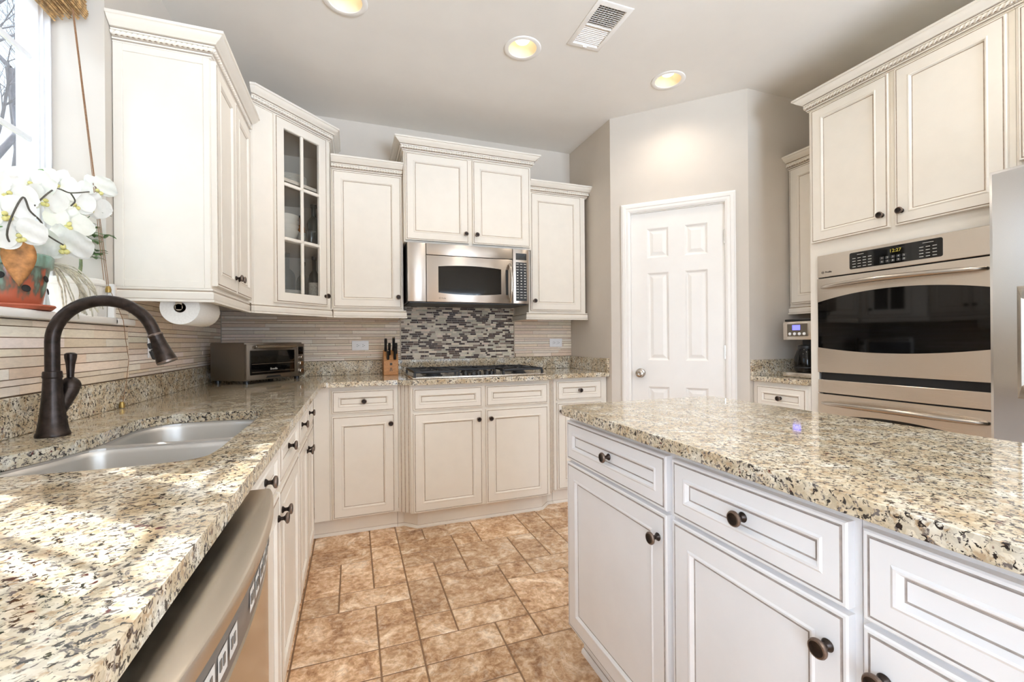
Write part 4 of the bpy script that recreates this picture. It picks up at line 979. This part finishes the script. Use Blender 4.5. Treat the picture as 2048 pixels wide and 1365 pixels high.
# ---- refrigerator: local x = -world y, faces -x
fr_ = thing('refrigerator', 'stainless side-by-side refrigerator with ice dispenser at right edge', 'refrigerator', (3.0, 0, 0), R(-90))
mb = MB(); mb.box(-.915, -.005, .075, .80, .02, 1.75); mb.obj('body', 'black', fr_, smooth=False)
mb = MB()
z0, z1, x0, x1 = .945, 1.335, -.845, -.60
mb.rings(-.918, -.548, .06, 1.757, 0, [(0, .07), (0, .012), (.0035, .0035), (.012, 0)], [0]*3, hole=True, back=True)
fb_ = [(-.906, .072), (-.560, .072), (-.560, 1.745), (-.906, 1.745)]
# front face round the dispenser opening
for a, b, c_, d_ in ((-.906, x0, .072, 1.745), (x1, -.560, .072, 1.745), (x0, x1, .072, z0), (x0, x1, z1, 1.745)):
    vv = [mb.bm.verts.new(p) for p in ((a, 0, c_), (b, 0, c_), (b, 0, d_), (a, 0, d_))]; mb.face(vv)
fd = mb.obj('freezer_door', 'fridge', fr_, ang=40)
mb = MB(); mb.box(-.546, -.008, 0, .07, .06, 1.757, 0, .012, 3); mb.obj('fridge_door', 'fridge', fr_)
# dispenser: sculpted surround with arched top, dark cavity
mb = MB(); po = rrect(x0, x1, z0, z1, .03, 8); pi_ = rrect(x0+.034, x1-.034, z0+.045, z1-.04, .02, 8); pm = rrect(x0+.012, x1-.012, z0+.014, z1-.012, .03, 8)
L1 = [mb.bm.verts.new((p[0], .0, p[1])) for p in rrect(x0, x1, z0, z1, .0005, 8)]; L2 = [mb.bm.verts.new((p[0], -.006, p[1])) for p in pm]; L3 = [mb.bm.verts.new((p[0], .004, p[1])) for p in pi_]; L4 = [mb.bm.verts.new((p[0], .065, p[1])) for p in pi_]
for a, b in ((L1, L2), (L2, L3)):
    for k in range(len(a)): mb.face([a[k], a[(k+1) % len(a)], b[(k+1) % len(a)], b[k]], 0)
for k in range(len(L3)): mb.face([L3[k], L3[(k+1) % len(L3)], L4[(k+1) % len(L3)], L4[k]], 1)
mb.face(L4, 1); mb.obj('dispenser', ['chrome', 'grayplastic'], fd, ang=40)
mb = MB(); mb.box(x0+.04, x1-.04, .006, .012, 1.19, 1.285); mb.obj('dispenser_display', 'blackglass', fd, smooth=False)
mb = MB(); mb.box(x0+.036, x1-.036, .006, .062, .992, 1.0); mb.obj('drip_tray', 'black', fd, smooth=False)
for x in (-.585, -.51):
    mb = MB(); mb.tube([(x, -.001, .50), (x, -.045, .56), (x, -.055, .62), (x, -.055, 1.45), (x, -.045, 1.51), (x, -.001, 1.57)], .012, 12); mb.obj('handle', 'chrome', fr_)
# ---- coffee maker: local x = -world y, faces -x
cm = thing('coffee_maker', 'steel and black drip coffee maker in the nook beside the oven', 'coffee maker', (3.31, 0, CT), R(-90))
x0, x1 = -1.985, -1.795
mb = MB(); mb.box(x0+.004, x1-.004, .165, .265, .0006, .345, 0, .006, 2); mb.box(x0, x1, .02, .265, .337, .351, 0, .005, 2); mb.obj('body', 'black', cm)
mb = MB(); mb.box(x0, x1, .0, .164, .0005, .030, 0, .006, 2); mb.obj('base', 'steel', cm)
mb = MB(); mb.box(x0, x1, .006, .164, .226, .336, 0, .005, 2); hd = mb.obj('brew_head', 'steel', cm)
xm = (x0+x1)/2
mb = MB(); mb.box(x0+.030, x1-.030, .003, .0065, .246, .322, 0, .001); pn = mb.obj('control_face', 'chrome', hd)
mb = MB(); mb.box(xm-.030, xm+.018, .0018, .0034, .284, .314); mb.obj('display', 'lcd', pn, smooth=False)
for k in range(4):
    mb = MB(); mb.lathe([(0, 0), (.009, 0), (.0085, .003), (0, .0035)], 14, Matrix.Translation((xm-.046+k*.030, .0028, .262)) @ MY); mb.obj('button', 'whiteplastic', pn)
mb = MB(); mb.lathe([(0, .0315), (.058, .0315), (.066, .04), (.070, .075), (.066, .12), (.054, .155), (.047, .170), (.044, .169), (.051, .154), (.063, .12), (.067, .075), (.062, .042), (0, .036)], 28, Matrix.Translation((xm, .085, 0))); cf = mb.obj('carafe', 'tint', cm)
mb = MB(); mb.lathe([(0, .1705), (.049, .1705), (.050, .176), (.047, .190), (.030, .196), (0, .197)], 24, Matrix.Translation((xm, .085, 0))); mb.obj('carafe_lid', 'black', cf)
mb = MB(); mb.tube([(xm+.046, .075, .176), (xm+.078, .068, .172), (xm+.088, .066, .14), (xm+.085, .067, .09), (xm+.070, .072, .066)], .008, 10); mb.lathe([(.0665, .058), (.0715, .058), (.0715, .066), (.0665, .066), (.0665, .058)], 28, Matrix.Translation((xm, .085, 0))); mb.obj('carafe_handle', 'black', cf)
# ================================================================== CEILING FITTINGS
proto = None
labels = ['recessed ceiling light above the cooktop, middle of the three in view', 'recessed ceiling light in front of the pantry door', 'recessed ceiling light cut by the top edge of the photo, above the sink counter']
for k, (x, y) in enumerate(CANS):
    t_ = thing('recessed_light', labels[k] if k < 3 else 'recessed ceiling light behind the camera in the room', 'ceiling light', (x, y, ZC), 0, 'recessed ceiling lights')
    if proto is None:
        mb = MB(); mb.lathe([(.0765, .001), (.0770, -.002), (.098, -.005), (.1015, -.002), (.1015, -.0003)], 40); tr = mb.obj('trim_ring', 'white', t_, ang=60)
        mb = MB(); mb.lathe([(.0768, 0), (.066, .060), (.062, .092), (.045, .092)], 40); bf = mb.obj('baffle', 'baffle', t_, ang=60)
        mb = MB(); mb.lathe([(0, .026), (.020, .029), (.036, .039), (.0455, .055), (.048, .072), (.046, .090)], 32); ln = mb.obj('lamp', 'lamp', t_, ang=60)
        proto = (tr, bf, ln)
    else:
        for q in proto: link_copy(q, t_)
    l = bpy.data.lights.new('can_light', 'SPOT'); l.energy = CAN_W; l.color = (1, .89, .76); l.spot_size = R(146); l.spot_blend = 1.0; l.shadow_soft_size = .045
    o = bpy.data.objects.new('can_light', l); COL.objects.link(o); o.parent = t_; o.location = (0, 0, -.012)
vt = thing('ceiling_vent', 'white rectangular ceiling air register with open louvers', 'air vent', (VENT[0], VENT[1], ZC))
mb = MB(); n0 = [(-.098, -.166), (.098, -.166), (.098, .166), (-.098, .166)]
def ringxy(mb, rects, mats=None):
    prev = None
    for (hx, hy, z) in rects:
        cur = [mb.bm.verts.new(p) for p in ((-hx, -hy, z), (hx, -hy, z), (hx, hy, z), (-hx, hy, z))]
        if prev:
            for j in range(4): mb.face([prev[j], prev[(j+1) % 4], cur[(j+1) % 4], cur[j]])
        prev = cur
ringxy(mb, [(.098, .166, -.0005), (.097, .165, -.004), (.092, .160, -.006), (.074, .139, -.006), (.072, .137, -.003), (.072, .137, .03)]); mb.obj('frame', 'white', vt, fix=False)
mb = MB(); mb.box(-.0735, .0735, -.1385, .1385, .05, .055); mb.obj('duct', 'grayplastic', vt, smooth=False)
mb = MB()
for k in range(22):
    y = -.132+k*.0125; vv = mb.nv(); mb.box(-.072, .072, -.0006, .0006, -.006, .006); mb.xform(mb.new_since(vv), Matrix.Translation((0, y, .003)) @ Matrix.Rotation(R(38 if y > .0 else -38), 4, 'X'))
mb.box(-.072, .072, -.003, .003, -.005, .012); mb.obj('louver', 'white', vt, smooth=False)
mb = MB()
for k in range(8): mb.box(-.062+k*.0175, -.0605+k*.0175, -.136, -.004, .016, .028)
mb.obj('deflector', 'white', vt, smooth=False)
mb = MB(); mb.box(-.012, .012, .143, .150, -.012, -.0062); mb.obj('lever', 'white', vt, smooth=False)
# ================================================================== WINDOW BLIND
bl = thing('bamboo_blind', 'raised woven bamboo blind gathered at the top of the window', 'blind', (0, 0, 0))
mb = MB(); rb = random.Random(5)
for L_ in range(5):
    xx = -.112+L_*.021; zb = 2.252+.006*L_
    for k in range(26):
        z = zb+k*.0066; dx = .008*math.sin(math.pi*min(1, k/6))
        mb.tube([(xx+dx*.6+rb.uniform(-.001, .001), WY0+.015, z), (xx+dx*.6+rb.uniform(-.001, .001), WY1-.055+rb.uniform(-.004, .004), z)], rb.uniform(.0026, .0036), 5)
mb.obj('reeds', 'bamboo', bl)
mb = MB(); mb.box(-.11, -.03, WY0+.01, WY1-.05, 2.425, 2.447); mb.obj('head_rail', 'wood', bl, smooth=False)
mb = MB(); p0 = Vector((-.03, 1.845, 2.26))
for k, e in enumerate(((.013, 1.951, 1.362), (.009, 1.946, 1.37), (.005, 1.940, 1.366))):
    mb.tube([p0+Vector((0, -.004*k, 0)), p0.lerp(Vector(e), .5)+Vector((0, .002*k, -.01)), e], .0011, 5)
mb.tube([(.036, 1.995, 1.245), (.026, 2.035, 1.18), (.018, 2.080, 1.10), (.030, 2.03, 1.02), (.036, 1.985, .945)], .0010, 5)
mb.tube([(.013, 1.951, 1.36), (.028, 1.97, 1.30), (.036, 1.995, 1.245)], .0010, 5)
mb.obj('pull_cord', 'cordm', bl)
for p in ((.012, 1.949, 1.352), (.036, 1.980, .938)):
    mb = MB(); mb.lathe([(0, -.011), (.008, -.010), (.009, 0), (.006, .012), (0, .013)], 12, Matrix.Translation(p)); mb.obj('tassel', 'brass', bl)
# ================================================================== PLANTS ON THE SILL
SZ = 1.2529
op = thing('potted_orchid', 'white flowering orchid in a green-glazed terracotta pot on the sill', 'orchid', (-.040, 1.562, SZ))
mb = MB(); mb.lathe([(0, .001), (.082, .001), (.090, .010), (.088, .014), (.078, .008), (0, .007)], 32); mb.obj('saucer', 'terracotta', op)
mb = MB(); mb.lathe([(0, .010), (.060, .010), (.063, .014), (.078, .112), (.085, .116), (.087, .146), (.083, .150), (.078, .146), (.074, .118), (.060, .03), (0, .025)], 36); pot = mb.obj('pot', 'drip', op)
for k in range(10):
    mb = MB(); a = k*2*math.pi/10; z = .055 if k % 2 else .085; r = .066+.0155*(z-.014)/.1+.0012
    mb.lathe([(0, 0), (.0095, 0), (.008, .0012), (0, .0014)], 14, Matrix.Translation((r*math.cos(a), r*math.sin(a), z)) @ Matrix.Rotation(a, 4, 'Z') @ Matrix.Rotation(R(82), 4, 'Y'))
    mb.obj('pot_hole', 'dark', pot)
mb = MB(); mb.lathe([(0, .141), (.079, .139)], 24); mb.obj('bark', 'soil', op)
def leaf(mb, base, dirv, L_, W_, droop, up_=.5, nrm=None):
    d = Vector(dirv).normalized(); side = d.cross(Vector((0, 0, 1))).normalized() if abs(d.z) < .98 else Vector((0, 1, 0))
    def fn(u, v):
        wv = W_*math.sin(math.pi*min(1, .06+u*.94))**.7*(v-.5)*2
        p = Vector(base)+d*(L_*u)+Vector((0, 0, up_*L_*u-droop*L_*u*u))+side*wv+Vector((0, 0, abs(v-.5)*W_*.35))
        return p
    mb.grid(fn, 10, 4)
for dv, L_, up_ in (((-.2, .3, 0), .20, 1.6), ((-.3, -.6, 0), .22, .9), ((.3, -.8, 0), .20, .7), ((-.5, .55, 0), .15, 1.1)):
    mb = MB(); leaf(mb, (0, 0, .145), dv, L_, .034, .55, up_); o = mb.obj('leaf', 'leaf', op, ang=180); so = o.modifiers.new('thickness', 'SOLIDIFY'); so.thickness = .002
mb = MB(); mb.tube([(-.02, -.025, .14), (-.02, -.03, .40)], .0045, 8); mb.obj('stake', 'black', op)
loc0 = op.location
def toL(x, y, z): return Vector((x, y, z))-loc0
camp = Vector((.8261, 0, 1.1588))
def along(u, v, xp):
    d = fw+rt2*((u-1024)/880.36)-up2*((v-682.5)/880.36); return camp+d*((xp-camp.x)/d.x)
stems = [[toL(-.03, 1.575, 1.40), toL(-.03, 1.58, 1.60), along(22, 372, -.03)-loc0, along(40, 347, -.03)-loc0, along(85, 341, -.02)-loc0],
         [toL(-.01, 1.56, 1.40), along(14, 470, .05)-loc0, along(44, 396, .07)-loc0, along(60, 422, .08)-loc0, along(82, 444, .085)-loc0, along(92, 468, .085)-loc0, along(126, 490, .085)-loc0],
         [along(60, 420, .05)-loc0, along(108, 379, .04)-loc0, along(141, 386, .045)-loc0, along(178, 384, .045)-loc0], [along(141, 386, .045)-loc0, along(150, 402, .04)-loc0, along(142, 412, .035)-loc0]]
mb = MB(); mb.tube(catmull(stems[0], False, 8), .0036, 7); mb.obj('flower_stem', 'leaf', op)
for st_ in stems[1:]: 
    mb = MB(); mb.tube(catmull(st_, False, 8), .0021, 7); mb.obj('flower_stem', 'stemdk', op)
# one bloom: 2 broad petals, 3 sepals, lip
def bloom_mesh():
    mb = MB()
    def petal(ang, L_, W_, z0, cup, mi=0):
        c_, s_ = math.cos(ang), math.sin(ang)
        def fn(u, v):
            r = .004+L_*u; wv = W_*(math.sin(math.pi*min(1, u*.86+.10)))**.75*(v-.5)*2
            ru = .0022*math.sin(u*9+v*7)
            x, y = r, wv; z = z0+cup*u*u-.5*cup*abs(v-.5)*u+ru
            return Vector((x*c_-y*s_, x*s_+y*c_, z))
        mb.grid(fn, 9, 6, mi)
    for a, L_, W_ in ((90, .050, .022), (215, .048, .020), (325, .048, .020)): petal(R(a), L_, W_, -.002, -.006)
    for a in (12, 168): petal(R(a), .056, .037, .002, .006)
    mb.lathe([(0, .016), (.004, .014), (.006, .008), (.004, 0)], 10, Matrix.Translation((0, 0, 0)), mi=1)
    for a in (250, 290): 
        n0 = mb.nv(); mb.lathe([(0, .012), (.005, .009), (.007, .004), (.004, -.002)], 8, Matrix.Translation((.011*math.cos(R(a)), .013*math.sin(R(a)), .004)), mi=1)
    return mb
bm0 = bloom_mesh(); BL = bm0.obj('bloom', ['petal', 'petalc'], None, ang=180, fix=False); COL.objects.unlink(BL)
rb = random.Random(21)
blooms = [(62, 366, .0), (88, 400, .02), (118, 372, -.02), (196, 380, .0), (182, 414, .015), (140, 446, .03), (128, 492, .05), (38, 470, .055), (8, 428, .04), (16, 386, .015), (148, 410, .0)]
for (u, v, xp) in blooms:
    d = fw+rt2*((u-1024)/880.36)-up2*((v-682.5)/880.36); t_ = (xp-camp.x)/d.x; p = camp+d*t_
    o = BL.copy(); COL.objects.link(o); o.parent = op; o.name = 'bloom'; o.location = p-loc0
    n = (camp-p).normalized(); n = (n+Vector((rb.uniform(-.5, .7), rb.uniform(-.5, .5), rb.uniform(-.45, .25)))).normalized()
    o.rotation_euler = (n.to_track_quat('Z', 'Y').to_matrix() @ Matrix.Rotation(rb.uniform(-.5, .5), 3, 'Z')).to_euler(); o.scale = (rb.uniform(.88, 1.0)*(1.25 if v > 485 else 1.0),)*3
lv, lw = Vector((.47, -.88, 0)), Vector((.88, .47, 0))       # hangs over the pot rim on the room side
mb = MB(); mb.grid(lambda u, v: lv*(.094+.010*math.sin(v*math.pi)+.012*u)+lw*(.020+(v-.5)*.062*(math.sin(math.pi*(.12+.88*u)**.75)+.02))+Vector((0, 0, .170-.115*u+.010*abs(v-.5)*(1-u))), 14, 8)
o = mb.obj('dried_leaf', 'dry', op, ang=180); so = o.modifiers.new('thickness', 'SOLIDIFY'); so.thickness = .0025
for k in range(16):
    p = Vector((.055, .05, .135)); q = [p]; d = Vector((rb.uniform(.1, .5), rb.uniform(.3, 1.0), rb.uniform(.0, .4)))
    for s_ in range(9):
        d = (d.normalized()+Vector((rb.uniform(-.3, .3), rb.uniform(-.25, .3), -.33+rb.uniform(-.3, .2)))*.8); p = p+d.normalized()*.021
        if p.z < -.06: break
        q.append(p.copy())
    if len(q) < 3: continue
    mb = MB(); mb.tube(catmull(q, False, 3), rb.uniform(.0012, .0026), 6); mb.obj('aerial_root', 'root', op)
wp = thing('potted_plant', 'small leafy plant in a white ribbed pot at the sill corner', 'plant', (-.035, 1.855, SZ))
mb = MB(); n = 60
rad = lambda z, k: (.052+.016*z/.115)*(1+.018*(k % 2))
for z0_, z1_ in ((.001, .10),):
    loops = [[mb.bm.verts.new((rad(z, k)*math.cos(2*math.pi*k/n), rad(z, k)*math.sin(2*math.pi*k/n), z)) for k in range(n)] for z in (.001, .02, .04, .06, .08, .102)]
    for a, b in zip(loops, loops[1:]):
        for k in range(n): mb.face([a[k], a[(k+1) % n], b[(k+1) % n], b[k]])
    mb.face(loops[0][::-1])
mb.lathe([(.064, .100), (.073, .102), (.075, .107), (.074, .120), (.071, .123), (.066, .120), (.064, .100)], 40); mb.obj('pot', 'ceramic', wp, ang=25)
mb = MB(); mb.lathe([(0, .108), (.065, .106)], 24); mb.obj('soil', 'soil', wp)
mb = MB(); mb.tube([(0, .01, .10), (.005, .02, .17), (.0, .03, .24), (.01, .045, .29)], [.006, .005, .004, .003], 8); mb.obj('stem', 'stem', wp)
for k in range(26):
    h = rb.uniform(.20, .33); a = rb.uniform(0, 6.28); mb = MB(); b_ = (.005, .03+rb.uniform(-.01, .02), h)
    L_ = rb.uniform(.045, .085); e = Vector(b_)+Vector((math.cos(a)*L_*.6, math.sin(a)*L_, rb.uniform(-.02, .04)))
    mb.tube([b_, tuple((Vector(b_)+e)/2+Vector((0, 0, .008))), tuple(e)], .0012, 5)
    for q in range(4): leaf(mb, e, (math.cos(a+q*1.3-2), math.sin(a+q*1.3-2), rb.uniform(-.3, .3)), rb.uniform(.02, .032), .0065, .4, .2)
    mb.obj('leaf_sprig', 'leafdk', wp, ang=180)
# ================================================================== INSIDE THE GLASS CABINET
def in_cab(s_, dpt):   # s along the door from its left edge, depth behind the diagonal
    q = cdoor_org+dd*s_+Vector((-dd.y, dd.x))*dpt; return q.x, q.y
for k in range(7):
    x, y = in_cab(.225, .165); mb = MB(); r = .105; z = 2.1105+k*.0085
    mb.lathe([(0, 0), (r*.55, 0), (r*.6, .003), (r, .014), (r, .016), (r*.6, .0055), (0, .0045)], 32, Matrix.Translation((x, y, z)))
    tag(mb.obj('dinner_plate', 'ceramic'), ['bottom', 'second', 'third', 'fourth', 'fifth', 'sixth', 'topmost'][k]+' white plate of the stack on the top shelf behind glass', 'plate', 'stacked white plates')
for k in range(4):
    x, y = in_cab(.20, .165); mb = MB(); z = 1.7605+k*.030; r = .080
    mb.lathe([(0, .0), (r*.42, 0), (r*.45, .006), (r*.75, .03), (r, .085), (r*.97, .086), (r*.71, .034), (r*.4, .011), (0, .010)], 32, Matrix.Translation((x, y, z)))
    tag(mb.obj('cereal_bowl', 'ceramic'), ['bottom', 'second', 'third', 'topmost'][k]+' white bowl of the stack on the middle shelf behind glass', 'bowl', 'stacked white bowls')
for k in range(6):
    x, y = in_cab(.205, .14); mb = MB(); z = 1.3925+k*.012; r = .075
    mb.lathe([(0, 0), (r*.5, 0), (r*.55, .004), (r, .022), (r, .024), (r*.55, .0065), (0, .0055)], 32, Matrix.Translation((x, y, z)))
    tag(mb.obj('shallow_bowl', 'ceramic'), ['bottom', 'second', 'third', 'fourth', 'fifth', 'topmost'][k]+' shallow white bowl stacked on the cabinet floor behind glass', 'bowl', 'shallow white bowls')
def bottle(name, s_, dpt, z, h, r, neck, mat, label, cap=None, lab=True, cat='bottle'):
    x, y = in_cab(s_, dpt); t_ = thing(name, label, cat, (x, y, z), 0, 'bottles behind the cabinet glass')
    mb = MB(); mb.lathe([(0, .0005), (r*.95, .0005), (r, .004), (r, h*.55), (r*.85, h*.63), (neck, h*.72), (neck, h*.95), (neck*1.15, h*.955), (neck*1.1, h*.975), (0, h*.975)], 24); mb.obj('glass', mat, t_)
    if lab: mb = MB(); mb.lathe([(r+.0006, h*.14), (r+.0008, h*.15), (r+.0008, h*.45), (r+.0006, h*.46)], 24); mb.obj('paper_label', 'paperlabel', t_)
    mb = MB(); mb.lathe([(neck*1.25, h*.93), (neck*1.3, h), (0, h*1.002)], 16); mb.obj('cap', cap or 'black', t_)
bottle('liquor_bottle', .345, .085, 1.3925, .31, .033, .011, 'tint', 'clear bottle with a label at lower right behind the glass door')
bottle('liquor_bottle', .328, .165, 1.3925, .28, .038, .012, 'clear', 'clear bottle in the middle of the lowest shelf behind glass', 'chrome', False)
bottle('decanter', .29, .265, 1.3925, .34, .05, .015, 'clear', 'stoppered decanter behind the shallow bowls on the lowest shelf', 'clear', False, 'decanter')
bottle('wine_bottle', .345, .085, 1.7605, .27, .04, .014, 'greenglass', 'dark bottle at right on the middle shelf behind glass', None, False)
bottle('liqueur_bottle', .307, .152, 1.7605, .20, .025, .010, 'amber', 'amber bottle beside the bowls on the middle shelf behind glass')
for k, (s_, dp) in enumerate(((.285, .040),)):
    x, y = in_cab(s_, dp); mb = MB(); mb.lathe([(0, 0), (.022, 0), (.024, .004), (.030, .085), (.0285, .085), (.0225, .010), (0, .009)], 18, Matrix.Translation((x, y, 1.7605)))
    tag(mb.obj('tumbler', 'clear'), 'clear cut tumbler in front of the dark bottle on the middle shelf', 'glass')
# ================================================================== OUTSIDE: lawn, bare winter trees
mb = MB(); mb.box(-40, -.6, -20, 40, -.7, -.5); o = mb.obj('lawn', plain('winter_lawn', lin(150, 142, 112), .95, nscale=2, namt=.1), smooth=False); struct(o)
def bare_tree(loc, h, r, seed, lean, label):
    rb = random.Random(seed); t_ = thing('bare_tree', label, 'tree', loc, 0, 'bare trees outside the window'); mbt = MB(); mbb = MB()
    def grow(mb, p, d, L_, r, lev):
        q = [p]; rs_ = [r]
        n_ = 5
        for k in range(n_):
            d = (d+Vector((rb.uniform(-.16, .16), rb.uniform(-.16, .16), rb.uniform(-.05, .12)))).normalized(); p = p+d*(L_/n_); q.append(p); rs_.append(r*(1-.55*(k+1)/n_))
            if lev > 0 and k >= (1 if lev < 4 else 2):
                for _ in range(2 if lev < 3 else 1):
                    a = rb.uniform(0, 6.28); sd_ = Vector((math.cos(a), math.sin(a), rb.uniform(.1, .7)))
                    grow(mbb, p, (d*.6+sd_*.8).normalized(), L_*rb.uniform(.45, .65), rs_[-1]*.55, lev-1)
        mb.tube(q, rs_, 6 if lev > 1 else 3, caps=False)
    grow(mbt, Vector((0, 0, 0)), Vector(lean).normalized(), h, r, 4)
    mbt.obj('trunk', 'bark', t_, ang=180, fix=False); mbb.obj('branches', 'bark', t_, ang=180, fix=False)
bare_tree((-3.75, 7.4, -.5), 5.2, .15, 4, (.16, .02, 1), 'bare grey tree nearest the kitchen window outside')
bare_tree((-5.3, 11.0, -.5), 6.5, .13, 9, (.02, 0, 1), 'bare tree farther off behind the window grid')
bare_tree((-4.5, 9.3, -.5), 6.0, .10, 15, (0.02, .02, 1), 'slim bare tree outside between the others')
